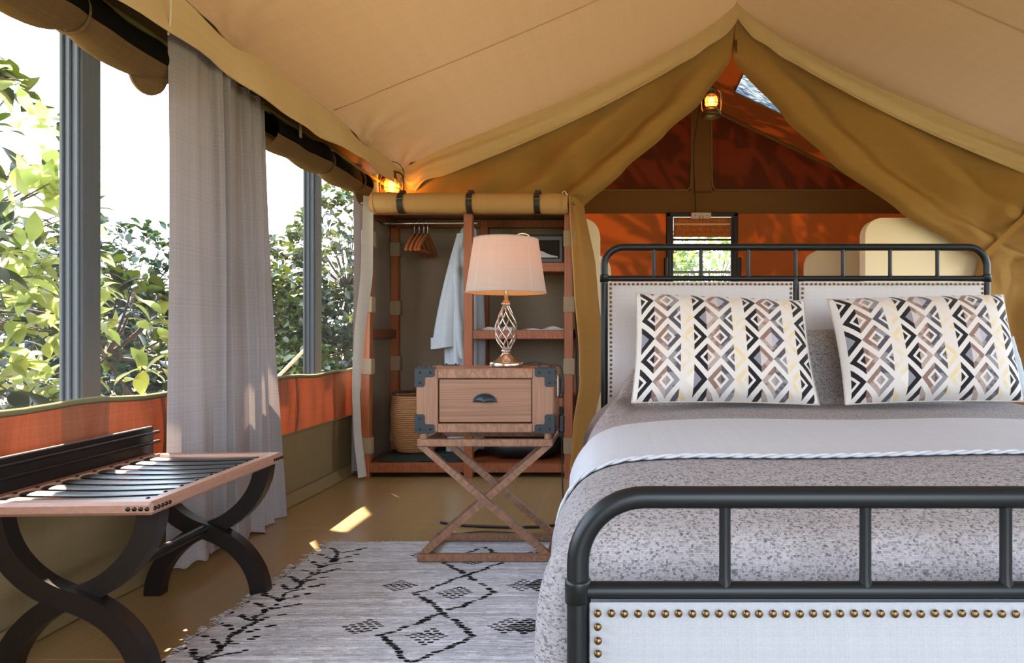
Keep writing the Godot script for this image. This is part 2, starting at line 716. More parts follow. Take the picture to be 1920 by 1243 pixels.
	sheet(st, Vector3(2.0, -0.02, FRONT), Vector3(RIGHT, -0.02, FRONT), Vector3(RIGHT, 2.3, FRONT), Vector3(2.0, 2.5, FRONT), 3, 3)
	sheet(st, Vector3(-1.8, 2.05, FRONT), Vector3(3.52, 2.05, FRONT), Vector3(0.86, 3.35, FRONT), Vector3(0.86, 3.35, FRONT), 6, 4)
	obj("entrance_leaf", st, K.wall_canvas, w)


func build_openings() -> void:
	for k in 2:
		var z0 := [0.7, -3.16][k] as float
		var z1 := [-2.72, -4.72][k] as float
		var win := setting("window_%d" % (k + 1), ["long insect mesh window beside the bench", "insect mesh window between the curtain and the wardrobe"][k], "window")
		var st := S()
		grid(st, 24, 8, func(u: float, v: float):
			return Vector3(WALL - 0.004 - 0.01 * sin(PI * u) * sin(PI * v), lerpf(0.67, 1.93, v), lerpf(z0, z1, u)))
		obj("mesh_pane", st, K.mesh_net, win)
	var far := setting("window_3", "insect mesh window in the far right side wall", "window")
	var s3 := S()
	sheet(s3, Vector3(RIGHT, 0.67, FRONT), Vector3(RIGHT, 0.67, -4.3), Vector3(RIGHT, 1.92, -4.3), Vector3(RIGHT, 1.92, FRONT), 4, 2)
	obj("mesh_pane", s3, K.mesh_net, far)

	# rolled-up canvas blinds over the two mesh windows
	for k in 2:
		var z0 := [0.5, -3.24][k] as float
		var z1 := [-2.5, -4.5][k] as float
		var ties := [[-0.3, -1.2, -2.1], [-3.92, -4.4]][k] as Array
		var b := thing("rolled_blind", ["long rolled brown canvas blind above the window by the bench", "short rolled brown canvas blind between the curtain and the wardrobe"][k], "blind", Vector3(WALL + 0.095, 1.895, z0), "rolled window blinds")
		var st := S()
		var rolled := func(u: float, v: float):
			var z := lerpf(0.0, z1 - z0, v)
			var r := 0.077 + 0.006 * sin(z * 7.0) + 0.004 * sin(z * 19.0 + u * 6.0)
			var drop := 0.0
			for t: float in ties:
				var q: float = absf(z + z0 - t)
				r -= 0.022 * exp(-q * q / 0.003)
				drop += 0.014 * exp(-q * q / 0.02)
			var a := u * TAU
			return Vector3(cos(a) * r, -0.012 + drop + sin(a) * r * 1.12 - 0.006 * sin(z * 3.0), z)
		grid(st, 20, 90, func(u: float, v: float): return rolled.call(lerpf(0.44, 0.965, u), v), 1, 8)
		obj("canvas_roll", st, K.blind_cloth, b)
		# the upper turn of the roll is coloured black
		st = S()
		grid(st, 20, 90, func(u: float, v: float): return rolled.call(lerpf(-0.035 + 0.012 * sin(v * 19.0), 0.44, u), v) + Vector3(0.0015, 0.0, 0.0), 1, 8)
		obj("black_upper_turn", st, K.blind_black, b)
		for t: float in ties:
			st = S()
			var ring := PackedVector3Array()
			for i in 25:
				ring.append(Vector3(cos(TAU * i / 24) * 0.062, 0.004 + sin(TAU * i / 24) * 0.069, t - z0))
			tube(st, ring, 0.006, 6, false)
			obj("tie_band", st, K.blind_cloth, b)
		st = S()
		var ez := ([-2.42, -4.46][k] as float) - z0
		var lobe := PackedVector2Array()
		for i in 15:
			lobe.append(Vector2(-cos(PI * i / 14.0) * 0.062, -sin(PI * i / 14.0) * 0.075))
		prism(st, lobe, -0.006, 0.006, Transform3D(Basis(Vector3(0.5, 0, -0.866), Vector3.UP, Vector3(0.866, 0, 0.5)), Vector3(0.02, -0.065, ez)))
		obj("loose_end", st, K.blind_cloth, b)

	var pole := S()
	tube(pole, PackedVector3Array([Vector3(WALL + 0.115, 1.978, 0.9), Vector3(WALL + 0.115, 1.978, SPLIT + 0.03)]), 0.011, 10)
	var po := obj("curtain_pole", pole, K.piping)
	tag(po, "thin ochre curtain pole running under the left eave above the rolled blinds", "pole")


const EAVE := 2.44


func slope(x: float) -> float:
	return 3.29 - 0.475 * absf(x - RIDGE)


# the roof lining: straight at the ridge, slack between ridge and eave
func lining(q: float, z: float) -> float:
	var t := clampf(q / EAVE, 0.0, 1.0)
	var tight := clampf((z - SPLIT) / 1.5, 0.0, 1.0)
	return 3.31 - 1.18 * t - (0.13 - 0.03 * tight) * sin(PI * pow(t, 0.6))


func build_ceiling() -> void:
	var c := setting("ceiling", "tan canvas roof lining sagging from the ridge to both eaves", "ceiling")
	for side: float in [-1.0, 1.0]:
		var st := S()
		grid(st, 110, 150, func(u: float, v: float):
			var q := EAVE * u
			var z := lerpf(FRONT, SPLIT + 0.03, v)
			var y := lining(q, z)
			# seams across the lining are pulled tight
			for s: float in [-0.9, -2.4, -3.75]:
				y += 0.010 * exp(-pow((z - s) / 0.14, 2.0)) * sin(PI * u) - 0.02 * exp(-pow((z - s - 0.75) / 0.5, 2.0)) * sin(PI * u)
			# gathers towards the pole hooks along the eave
			for h: Vector2 in [Vector2(EAVE, -2.75), Vector2(EAVE, -4.2), Vector2(EAVE - 0.02, -4.88), Vector2(EAVE, -1.4)]:
				var d := Vector2(q, z).distance_to(h)
				var a := atan2(z - h.y, h.x - q)
				y += 0.022 * sin(a * 9.0) * exp(-d / 0.22) * smoothstep(0.0, 0.08, d)
				y -= 0.035 * exp(-d * d / 0.03)
			return Vector3(RIDGE + side * q, y, z), 4, 8)
		obj("roof_slope", st, K.roof_canvas, c)
		for s: float in [-0.9, -2.4, -3.75]:
			st = S()
			var line := PackedVector3Array()
			for k in 41:
				var q := (EAVE - 0.02) * k / 40.0
				line.append(Vector3(RIDGE + side * q, lining(q, s) + 0.010 * sin(PI * k / 40.0) + 0.0012, s))
			tube(st, line, 0.003, 6)
			obj("roof_seam", st, K.roof_canvas, c)
		st = S()
		sheet(st, Vector3(RIDGE + side * EAVE, 2.12, FRONT), Vector3(RIDGE + side * EAVE, 2.12, SPLIT), Vector3(RIDGE + side * 2.645, 2.2, SPLIT), Vector3(RIDGE + side * 2.645, 2.2, FRONT), 12, 2)
		obj("eave_strip", st, K.wall_canvas, c)
		# hanging flap along the eave
		st = S()
		grid(st, 160, 10, func(u: float, v: float):
			var z := lerpf(FRONT, SPLIT + 0.02, u)
			var y1 := lining(EAVE, z)
			for h: float in [-2.75, -4.2, -1.4]:
				y1 -= 0.035 * exp(-pow((z - h) / 0.17, 2.0))
			var y0 := 1.945 + 0.035 * smoothstep(-3.0, -4.9, z) + 0.012 * sin(z * 4.3)
			var wave := 0.012 * sin(z * 7.0 + v * 2.0) + 0.008 * sin(z * 15.0 - v)
			return Vector3(RIDGE + side * (EAVE - 0.03 * v + wave * sin(PI * 0.5 * v)), lerpf(y1, y0, v), z), 8, 1)
		obj("eave_flap", st, K.valance_canvas, c)
		st = S()
		var edge := PackedVector3Array()
		for k in 81:
			var z := lerpf(FRONT, SPLIT + 0.02, k / 80.0)
			var wave := 0.012 * sin(z * 7.0 + 2.0) + 0.008 * sin(z * 15.0 - 1.0)
			edge.append(Vector3(RIDGE + side * (EAVE - 0.03 + wave), 1.945 + 0.035 * smoothstep(-3.0, -4.9, z) + 0.012 * sin(z * 4.3), z))
		tube(st, edge, 0.005, 6)
		obj("eave_hem", st, K.valance_canvas, c)
		# flap across the end of the lining, over the divider
		st = S()
		grid(st, 150, 16, func(u: float, v: float): return end_flap(side, u, v), 5, 1)
		obj("end_flap", st, K.valance_canvas, c)
		st = S()
		var low := PackedVector3Array()
		for k in 121:
			low.append(end_flap(side, k / 120.0, 1.0) + Vector3(0, 0, 0.002))
		tube(st, low, 0.005, 6)
		obj("end_hem", st, K.valance_canvas, c)


func end_flap(side: float, u: float, v: float) -> Vector3:
	var q := EAVE * u
	var top := lining(q, SPLIT + 0.03) - 0.035 * exp(-pow((q - EAVE + 0.02) / 0.17, 2.0))
	var deep := lerpf(0.15, 0.20, smoothstep(0.1, 0.75, u)) - 0.09 * smoothstep(0.86, 1.0, u)
	deep += 0.05 * exp(-pow((q - EAVE + 0.10) / 0.06, 2.0)) - 0.03 * exp(-pow((q - EAVE + 0.03) / 0.03, 2.0)) + 0.018 * sin(q * 17.0) * smoothstep(0.84, 0.95, u)
	deep += 0.012 * sin(q * 24.0) * exp(-q / 0.2) - 0.02 * exp(-q / 0.05)
	var fold := 0.020 * sin(v * 7.5 - u * 3.0) * smoothstep(0.08, 0.3, u) + 0.014 * sin(v * 15.0 + u * 9.0) * smoothstep(0.3, 0.8, u)
	fold += 0.03 * sin(q * 34.0) * exp(-q / 0.16) * v + 0.035 * sin(q * 26.0) * smoothstep(0.86, 0.97, u) * v
	return Vector3(RIDGE + side * q, top - deep * v, SPLIT + 0.035 + 0.03 * v + fold * v)


# canvas curtains that part below the ridge and are tied back
func build_divider() -> void:
	var edges := [
		[Vector2(0.86, 3.24), Vector2(0.83, 2.93), Vector2(0.62, 2.625), Vector2(0.352, 2.385), Vector2(0.046, 2.115), Vector2(-0.26, 1.838), Vector2(-0.25, 1.6), Vector2(-0.21, 1.2), Vector2(-0.19, 0.7), Vector2(-0.19, 0.0)],
		[Vector2(0.86, 3.24), Vector2(0.845, 2.93), Vector2(1.233, 2.50), Vector2(1.56, 2.19), Vector2(2.09, 1.80), Vector2(2.45, 1.60), Vector2(2.66, 1.47), Vector2(2.62, 1.25), Vector2(2.60, 0.7), Vector2(2.6, 0.0)],
	]
	for k in 2:
		var e: Array = edges[k]
		var side := -1.0 if k == 0 else 1.0
		var rows := []
		for p: Vector2 in e:
			rows.push_front(Vector2(p.y, p.x))
		var o := thing("divider_curtain", ["mustard canvas divider curtain swept back to the left behind the wardrobe", "mustard canvas divider curtain swept to the right and tied behind the headboard"][k], "curtain", Vector3(0, 0, SPLIT), "canvas divider curtains")
		var tie := Vector2(-0.26, 1.84) if k == 0 else Vector2(2.66, 1.47)
		var st := S()
		grid(st, 110, 190, func(u: float, v: float):
			var y := lerpf(3.24, 0.01, v)
			var xe := look(rows, y)
			# outer bound: the roof line, then the side wall
			var lo := 0.0
			var hi := EAVE
			for i in 18:
				var mid := (lo + hi) * 0.5
				if lining(mid, SPLIT) - 0.03 > y:
					lo = mid
				else:
					hi = mid
			if y < 2.12:
				lo = lerpf(EAVE, 2.62, smoothstep(2.12, 2.0, y))
			var xo := RIDGE + side * maxf(lo, absf(xe - RIDGE) + 0.005)
			var x := lerpf(xe, xo, u * u * 0.4 + u * 0.6)
			var d := absf(x - xe) * (0.72 if y > tie.y else 1.0)
			var wide := 0.14 if k == 0 else 0.20
			var free := smoothstep(3.1, 2.7, y)
			var f := 0.075 * sin(d / wide * PI - 0.4) * exp(-d / (wide * 4.0)) * free
			f += 0.02 * sin(d / wide * 2.3 * PI + 1.0) * exp(-d / (wide * 1.6)) * free
			f -= 0.05 * exp(-d / 0.03) * free
			# soft pulls that fan out from the tie
			var r := Vector2(x, y).distance_to(tie)
			var a := atan2(y - tie.y, (x - tie.x) * side)
			f += 0.07 * sin(a * (5.0 if k == 0 else 7.0) + 0.6) * smoothstep(0.04, 0.5, r) * exp(-r / 0.9)
			if y < tie.y:
				f += 0.03 * sin(x * 21.0) * smoothstep(tie.y, tie.y - 0.4, y)
			if k == 0 and x < -0.2 and y < 1.9:
				f = minf(f, -0.02)
			return Vector3(x, y, clampf(f, -0.11, 0.06) * (1.0 - smoothstep(0.9, 1.0, u)) - 0.015), 6, 8)
		obj("canvas_drape", st, K.drape_canvas, o)
		if k == 1:
			st = S()
			var a := Vector3(2.60, 1.45, 0.075)
			var b := Vector3(3.36, 2.17, 0.05)
			bar(st, a, b, 0.045, 0.006, Vector3(-0.7, 0.7, 0), 0.002)
			obj("tie_strap", st, K.mustard_flap, o)
		st = S()
		var top := Vector3(0.845 if k == 0 else 0.855, 3.02, 0.06)
		if k == 0:
			tube(st, PackedVector3Array([top, top + Vector3(0, -0.03, 0.005), top + Vector3(0.003, -0.09, 0.0)]), [0.009, 0.012, 0.007], 8)
			obj("zip_pull", st, K.aged_brass, o)


func panel_with_hole(st: SurfaceTool, f: Callable, u0: float, u1: float, v0: float, v1: float, hu0: float, hu1: float, hv0: float, hv1: float) -> void:
	for r: Array in [[u0, hu0, v0, v1], [hu1, u1, v0, v1], [hu0, hu1, v0, hv0], [hu0, hu1, hv1, v1]]:
		if r[1] > r[0] and r[3] > r[2]:
			grid(st, 6, 6, func(u: float, v: float): return f.call(lerpf(r[0], r[1], u), lerpf(r[2], r[3], v)))


func build_bathroom() -> void:
	var w := setting("wall_rear", "orange lit canvas end wall of the bathroom with dark gable panels", "wall")
	var st := S()
	panel_with_hole(st, func(u: float, v: float): return Vector3(u, v, BACK), WALL, RIGHT, -0.02, 2.16, 0.505, 1.222, 0.95, 2.158)
	obj("lower_canvas", st, K.rear_canvas, w)
	st = S()
	box(st, Vector3(0.86, 2.272, BACK + 0.004), Vector3(5.3, 0.235, 0.012), 0.004)
	obj("cross_band", st, K.band_canvas, w)
	st = S()
	prism(st, PackedVector2Array([Vector2(0.75, 2.36), Vector2(0.97, 2.36), Vector2(0.97, 3.25), Vector2(0.86, 3.30), Vector2(0.75, 3.25)]), BACK - 0.002, BACK + 0.01)
	obj("upright_band", st, K.band_canvas, w)
	for side: float in [-1.0, 1.0]:
		st = S()
		grid(st, 14, 8, func(u: float, v: float):
			var x := RIDGE + side * lerpf(0.1, 2.64, u)
			return Vector3(x, lerpf(2.38, maxf(2.38, slope(x) + 0.01), v), BACK))
		obj("gable_panel", st, K.gable_canvas, w)
		st = S()
		tube(st, curve([Vector3(RIDGE + side * 0.10, 3.2, BACK + 0.014), Vector3(RIDGE + side * 0.105, 2.6, BACK + 0.014), Vector3(RIDGE + side * 0.112, 2.43, BACK + 0.014), Vector3(RIDGE + side * 0.14, 2.396, BACK + 0.014), Vector3(RIDGE + side * 0.4, 2.392, BACK + 0.014), Vector3(RIDGE + side * 1.85, 2.392, BACK + 0.014)], 40), 0.009, 6)
		obj("panel_piping", st, K.piping, w)
		st = S()
		bar(st, Vector3(RIDGE + side * 0.1, slope(RIDGE + 0.1) - 0.03, BACK + 0.02), Vector3(RIDGE + side * 2.6, slope(RIDGE + 2.6) - 0.03, BACK + 0.02), 0.03, 0.02)
		obj("gable_trim", st, K.piping, w)

	var c := setting("ceiling_bathroom", "brown canvas bathroom roof glowing where the sun strikes it", "ceiling")
	st = S()
	grid(st, 10, 8, func(u: float, v: float):
		var x := lerpf(RIDGE, WALL, u)
		return Vector3(x, slope(x), lerpf(SPLIT - 0.01, BACK, v)))
	obj("roof_slope", st, K.bathroof_canvas, c)
	st = S()
	panel_with_hole(st, func(u: float, v: float): return Vector3(u, slope(u), v), RIDGE, RIGHT, BACK, SPLIT - 0.01, 1.09, 2.2, -6.37, -5.35)
	obj("roof_slope", st, K.bathroof_canvas, c)
	st = S()
	tube(st, PackedVector3Array([Vector3(RIDGE, 3.26, SPLIT - 0.03), Vector3(RIDGE, 3.26, BACK)]), 0.025, 10)
	obj("ridge_pole", st, K.aged_brass, c)
	st = S()
	bar(st, Vector3(1.09, slope(1.09) - 0.006, -5.35), Vector3(1.09, slope(1.09) - 0.006, -6.37), 0.02, 0.006)
	bar(st, Vector3(1.09, slope(1.09) - 0.006, -6.37), Vector3(2.2, slope(2.2) - 0.006, -6.37), 0.02, 0.006)
	obj("skylight_edge", st, K.band_canvas, c)
	var sk := setting("window_4", "crumpled clear plastic skylight in the bathroom roof", "window")
	st = S()
	grid(st, 60, 60, func(u: float, v: float):
		var x := lerpf(1.08, 2.21, u)
		var z := lerpf(-6.38, -5.34, v)
		return Vector3(x, slope(x) + 0.004 + 0.006 * sin(x * 30.0 + z * 55.0) * sin(x * 13.0), z))
	obj("plastic_pane", st, K.skylight_film, sk)

	# window in the rear wall
	var win := setting("window_5", "dark framed bathroom window with a wooden slat blind at its top", "window")
	st = S()
	for x: float in [0.518, 1.207]:
		box(st, Vector3(x, 1.55, BACK + 0.02), Vector3(0.045, 1.21, 0.05), 0.005)
	for y: float in [2.14, 0.965]:
		box(st, Vector3(0.863, y, BACK + 0.02), Vector3(0.73, 0.045, 0.05), 0.005)
	obj("frame", st, K.frame_dark, win)
	st = S()
	for x: float in [0.555, 1.172]:
		box(st, Vector3(x, 1.55, BACK + 0.01), Vector3(0.03, 1.13, 0.03), 0.004)
	box(st, Vector3(0.863, 1.885, BACK + 0.012), Vector3(0.59, 0.02, 0.03), 0.004)
	obj("sash", st, K.frame_dark, win)
	for k in 4:
		st = S()
		box(st, Vector3(0.863, 2.085 - 0.05 * k, BACK + 0.028 + 0.004 * (k % 2)), Vector3(0.585, 0.053, 0.01), 0.003)
		obj("blind_slat", st, K.blind_wood, win)
	st = S()
	box(st, Vector3(0.863, 1.5, BACK + 0.002), Vector3(0.62, 1.06, 0.004), 0.001)
	obj("glass_pane", st, K.glass, win)
	for x: float in [0.49, 1.24]:
		st = S()
		box(st, Vector3(x, 1.60, BACK + 0.05), Vector3(0.035, 0.20, 0.05), 0.008)
		obj("shutter_hinge", st, K.frame_dark, win)

	# white bathroom partitions with rounded upper corners
	var spec := [
		["cream rounded partition panel just right of the wardrobe", -1.0, -0.134, 1.786, -5.2, -1.0],
		["tall cream rounded partition panel behind the right half of the headboard", 1.865, 3.2, 1.79, -5.2, 1.0],
		["lower cream partition panel left of the tall rounded one", 1.705, 3.0, 1.675, -6.2, 1.0],
		["narrow cream partition showing past the rounded panel beside the wardrobe", -1.0, -0.055, 1.575, -5.75, -1.0],
	]
	for s in spec:
		var poly := PackedVector2Array()
		var r := 0.13
		var x0: float = s[1]
		var x1: float = s[2]
		var y1: float = s[3]
		poly.append(Vector2(x0, 0.005))
		poly.append(Vector2(x1, 0.005))
		if s[5] < 0.0:
			for k in 9:
				poly.append(Vector2(x1 - r + r * cos(k * PI / 16), y1 - r + r * sin(k * PI / 16)))
			poly.append(Vector2(x0, y1))
		else:
			poly.append(Vector2(x1, y1))
			for k in 9:
				poly.append(Vector2(x0 + r - r * sin(k * PI / 16), y1 - r + r * cos(k * PI / 16)))
		st = S()
		prism(st, poly, -0.06, 0.06, Transform3D(Basis(), Vector3(0, 0, s[4])), true)
		tag(obj("partition_panel", st, K.panel_white), s[0], "partition", "bathroom partition panels")


# ---------------------------------------------------------------- outside
func leaf_shape(wide: float, fold: float) -> ArrayMesh:
	var st := S()
	var prof := [0.05, 0.42, 0.72, 0.92, 1.0, 0.93, 0.70, 0.36, 0.02]
	grid(st, 2, 8, func(u: float, v: float):
		var k := roundi(v * 8)
		var w: float = prof[k] * wide * 0.5
		var s: float = u * 2.0 - 1.0
		return Vector3(s * w, absf(s) * w * fold + 0.12 * sin(v * 2.6) - 0.06 * v, -v))
	return done(st)


func leaf_turn(out: Vector3, size: float) -> Transform3D:
	var z := -out.normalized()
	var up := Vector3(rng.randf_range(-0.5, 0.5), 1.0, rng.randf_range(-0.5, 0.5))
	var x := up.cross(z).normalized()
	return Transform3D(Basis(x, z.cross(x), z) * size, Vector3.ZERO)


func unit() -> Vector3:
	while true:
		var p := Vector3(rng.randf_range(-1, 1), rng.randf_range(-1, 1), rng.randf_range(-1, 1))
		if p.length_squared() < 1.0 and p.length_squared() > 0.01:
			return p
	return Vector3.UP


func leaf_tint(base: Color, vary: float) -> Color:
	var c := base
	var k := rng.randf_range(1.0 - vary, 1.0 + vary)
	c = Color(c.r * k * rng.randf_range(0.8, 1.25), c.g * k, c.b * k * rng.randf_range(0.7, 1.2))
	return c


# a tree or bush: trunk, boughs, and sprays of leaves at the bough ends. lobes: [centre, radii, sprays]
func tree(called: String, label: String, category: String, foot: Vector3, lobes: Array, leaf: ArrayMesh, size: float, per: int, tint: Color, group: String, singles := 0) -> void:
	var o := thing(called, label, category, foot, group)
	var wood_st := S()
	var places := []
	var tints := []
	for l: Array in lobes:
		var c: Vector3 = l[0] - foot
		var r: Vector3 = l[1]
		tube(wood_st, curve([Vector3(rng.randf_range(-0.05, 0.05), 0, rng.randf_range(-0.05, 0.05)), Vector3(c.x * 0.35, c.y * 0.5, c.z * 0.35), c], 8), [0.05, 0.047, 0.043, 0.04, 0.036, 0.032, 0.028, 0.022, 0.015].map(func(q): return q * maxf(0.5, r.y * 0.8)), 7)
		for k in int(l[2]):
			var p := unit()
			p = p.normalized() * pow(p.length(), 0.45)
			var tip := c + p * r
			if k % 3 == 0:
				tube(wood_st, curve([c + p * r * 0.1, c + p * r * 0.6 + Vector3(0, -0.04, 0), tip], 4), [0.014, 0.011, 0.009, 0.006, 0.003], 5)
			var dir := (p.normalized() + Vector3(0, 0.35, 0)).normalized()
			var tone := rng.randf_range(0.45, 1.3)
			for i in per:
				var a := TAU * i / per + rng.randf() * 0.6
				var s := dir.cross(Vector3(0.2, 1.0, 0.4)).normalized()
				var t := s.cross(dir)
				var out := (dir * rng.randf_range(0.15, 0.9) + (s * cos(a) + t * sin(a))).normalized()
				var sz := size * rng.randf_range(0.65, 1.2)
				var m := leaf_turn(out, sz)
				m.origin = tip + out * size * 0.1 + unit() * size * 0.35
				places.append(m)
				tints.append(leaf_tint(tint * tone, 0.2))
	obj("trunk", wood_st, K.bark_brown, o)
	if singles > 0:
		# the leaves that show largest through the window are pieces of their own
		var order := []
		for k in places.size():
			var g: Vector3 = places[k].origin + foot - Vector3(0, 0.9, 0)
			var d := -g.z
			var sx := 1158.0 + g.x / d * 1280.0
			var sy := 630.0 - g.y / d * 1280.0
			var in_frame := d > 0.5 and sx > -20.0 and sx < 320.0 and sy > 0.0 and sy < 760.0
			order.append([(0.0 if in_frame else 50.0) + g.length(), k])
		order.sort_custom(func(a, b): return a[0] < b[0])
		var kept := {}
		var variants := []
		for v in 6:
			var m: StandardMaterial3D = K.leaf.duplicate()
			m.vertex_color_use_as_albedo = false
			m.albedo_color = leaf_tint(tint * [0.5, 0.7, 0.9, 1.1, 1.3, 1.6][v], 0.1).linear_to_srgb()
			variants.append(m)
		for k in singles:
			var n: int = order[k][1]
			kept[n] = true
			obj("leaf", leaf, variants[n % 6], o, places[n])
		var p2 := []
		var t2 := []
		for k in places.size():
			if not kept.has(k):
				p2.append(places[k])
				t2.append(tints[k])
		places = p2
		tints = t2
	many("foliage", leaf, K.leaf, places, tints, o)


func build_outside() -> void:
	var g := S()
	grid(g, 60, 60, func(u: float, v: float):
		var x := lerpf(-60, 60, u)
		var z := lerpf(-70, 40, v)
		var far := maxf(0.0, -z - 9.0)
		return Vector3(x, -0.38 + 0.11 * far * smoothstep(-4.0, 0.0, x) + 0.03 * sin(x) * sin(z), z))
	var go := obj("ground", g, K.lawn)
	go.set_meta("kind", "structure")
	tag(go, "sunlit lawn outside the tent rising behind it", "ground")

	# fly sheet above the bedroom, its edge beyond the left wall
	var fly := setting("roof_fly", "outer canvas fly sheet over the tent reaching past its walls", "roof")
	var st := S()
	for side: float in [-1.0, 1.0]:
		grid(st, 8, 10, func(u: float, v: float): return Vector3(RIDGE + side * 3.9 * u, lerpf(3.80, 2.93, u), lerpf(3.2, -6.0, v)))
	grid(st, 4, 4, func(u: float, v: float): return Vector3(lerpf(-1.85, -3.04, u), lerpf(3.2, 2.93, u), lerpf(-6.0, -6.9, v)))
	obj("fly_sheet", st, K.fly_canvas, fly)
	st = S()
	# unseen fly edge; its two deep lobes are added to break the sun streak
	grid(st, 200, 2, func(u: float, v: float):
		var z := lerpf(3.2, -6.9, u)
		var deep := 0.02 + 0.05 * absf(sin(z * 2.6))
		for h: Vector2 in [Vector2(-5.13, 0.10), Vector2(-5.72, 0.09)]:
			deep += 0.32 * exp(-pow((z - h.x) / h.y, 4.0))
		return Vector3(-3.04, 2.93 - deep * v, z))
	obj("added_fly_edge", st, K.fly_canvas, fly)

	for k in 2:
		var z := [-2.75, -4.84][k] as float
		var p := thing("veranda_post", ["wide dark slate post outside the window by the bench", "dark slate post outside the window next to the wardrobe"][k], "post", Vector3(-2.16, -0.36, z), "posts outside the mesh windows")
		st = S()
		box(st, Vector3(0, 1.66, 0), Vector3(0.085, 3.32, 0.10), 0.004)
		obj("shaft", st, K.post_wood, p)
		for x: float in [-0.035, -0.006, 0.026]:
			st = S()
			box(st, Vector3(x, 1.66, 0.054), Vector3(0.016, 3.3, 0.012), 0.004)
			obj("moulding", st, K.post_wood, p)
		st = S()
		box(st, Vector3(0, 0.06, 0), Vector3(0.14, 0.12, 0.15), 0.01)
		obj("foot", st, K.post_wood, p)

	st = S()
	tube(st, PackedVector3Array([Vector3(-3.42, -0.36, -4.95), Vector3(-2.46, 0.594, -4.92), Vector3(-2.19, 0.862, -4.91)]), 0.013, 8)
	tag(obj("guy_rope", st, K.white_plastic), "pale slanting tent guy rope seen low through the window beside the wardrobe", "rope")

	var broad := leaf_shape(0.46, 0.25)
	var small := leaf_shape(0.6, 0.2)
	tree("leafy_shrub", "near broad leaved shrub with bright yellow green leaves left of the slate post", "shrub", Vector3(-3.9, -0.36, -4.0),
		[[Vector3(-3.95, 1.25, -3.5), Vector3(0.98, 1.4, 1.2), 290], [Vector3(-3.45, 0.75, -4.6), Vector3(0.52, 0.5, 0.5), 34], [Vector3(-3.35, 0.25, -3.4), Vector3(0.6, 0.45, 0.8), 40]],
		broad, 0.175, 8, Color(0.026, 0.041, 0.002), "", 280)
	var trees := [
		[Vector3(-8.6, -0.36, -12.0), 1.5, 1.55, 0], [Vector3(-10.8, -0.36, -12.6), 1.6, 1.6, 0], [Vector3(-7.0, -0.36, -13.4), 1.3, 1.5, 1],
		[Vector3(-5.9, -0.36, -11.2), 1.0, 1.15, 1], [Vector3(-5.15, -0.36, -13.0), 1.1, 1.95, 2],
	]
	var tag_of := ["dark green rounded tree across the lawn, between the near slate post and the curtain", "dark green tree across the lawn, half hidden behind the near broad leaved shrub", "taller yellow green tree across the lawn, just right of the curtain", "low yellow green tree in front of the taller one, by the far slate post", "tall pale feathery tree seen right of the slate post beside the wardrobe"]
	for k in trees.size():
		var t: Array = trees[k]
		var f: Vector3 = t[0]
		var tint := [Color(0.018, 0.036, 0.018), Color(0.055, 0.07, 0.014), Color(0.07, 0.085, 0.055)][t[3]] as Color
		tree("lawn_tree", tag_of[k], "tree", f, [[f + Vector3(0, t[2] * 1.1, 0), Vector3(t[1], t[2] * 1.05, t[1]), 420], [f + Vector3(0.4, t[2] * 0.55, 0.5), Vector3(t[1] * 1.1, t[2] * 0.55, t[1]), 200]], small, 0.17, 7, tint, "trees across the lawn")
	# behind the bathroom: bushes seen through its window, a shade tree towards the sun
	tree("hill_bush", "sunlit grey green bush seen through the bathroom window", "bush", Vector3(0.5, 0.1, -12.5), [[Vector3(0.3, 1.9, -12.5), Vector3(1.0, 0.9, 0.8), 190], [Vector3(1.9, 1.8, -12.9), Vector3(1.1, 0.9, 0.8), 190], [Vector3(1.1, 2.5, -13.4), Vector3(1.3, 0.5, 0.6), 120]], small, 0.12, 7, Color(0.3, 0.4, 0.2), "")
	tree("shade_tree", "spreading tree behind the bathroom that dapples the rear canvas", "tree", Vector3(-4.2, -0.36, -11.5),
		[[Vector3(-1.4, 5.4, -9.9), Vector3(2.6, 1.3, 1.8), 190], [Vector3(0.9, 5.2, -9.6), Vector3(1.6, 1.2, 1.6), 95], [Vector3(-3.2, 4.6, -8.6), Vector3(1.2, 1.2, 1.5), 60]], broad, 0.24, 8, Color(0.05, 0.1, 0.02), "")

	tree("added_overhang_tree", "unseen tree added beside the tent whose crown shades the right half of its roof", "tree", Vector3(5.6, -0.36, -7.5),
		[[Vector3(1.9, 6.4, -6.6), Vector3(2.1, 0.9, 2.2), 210], [Vector3(2.4, 6.5, -3.4), Vector3(2.1, 0.9, 2.2), 210], [Vector3(4.2, 6.3, -5.0), Vector3(1.6, 1.0, 2.4), 120]], broad, 0.26, 8, Color(0.05, 0.1, 0.02), "")  # crowns added overhead, out of view, to darken the right roof slope

	var rail := thing("garden_railing", "thin dark railing outside the bathroom window", "railing", Vector3(0.86, 0.0, -7.7))
	st = S()
	bar(st, Vector3(-1.4, 1.62, 0), Vector3(1.4, 1.62, 0), 0.03, 0.03)
	obj("top_rail", st, K.frame_dark, rail)
	for k in 10:
		st = S()
		bar(st, Vector3(-1.35 + 0.3 * k, -0.36, 0), Vector3(-1.35 + 0.3 * k, 1.61, 0), 0.018, 0.018)
		obj("baluster", st, K.frame_dark, rail)


# ---------------------------------------------------------------- bed
const FOOT_Z := -1.076
const HEAD_Z := -3.196
const BED_L := -0.0625
const BED_R := 1.728


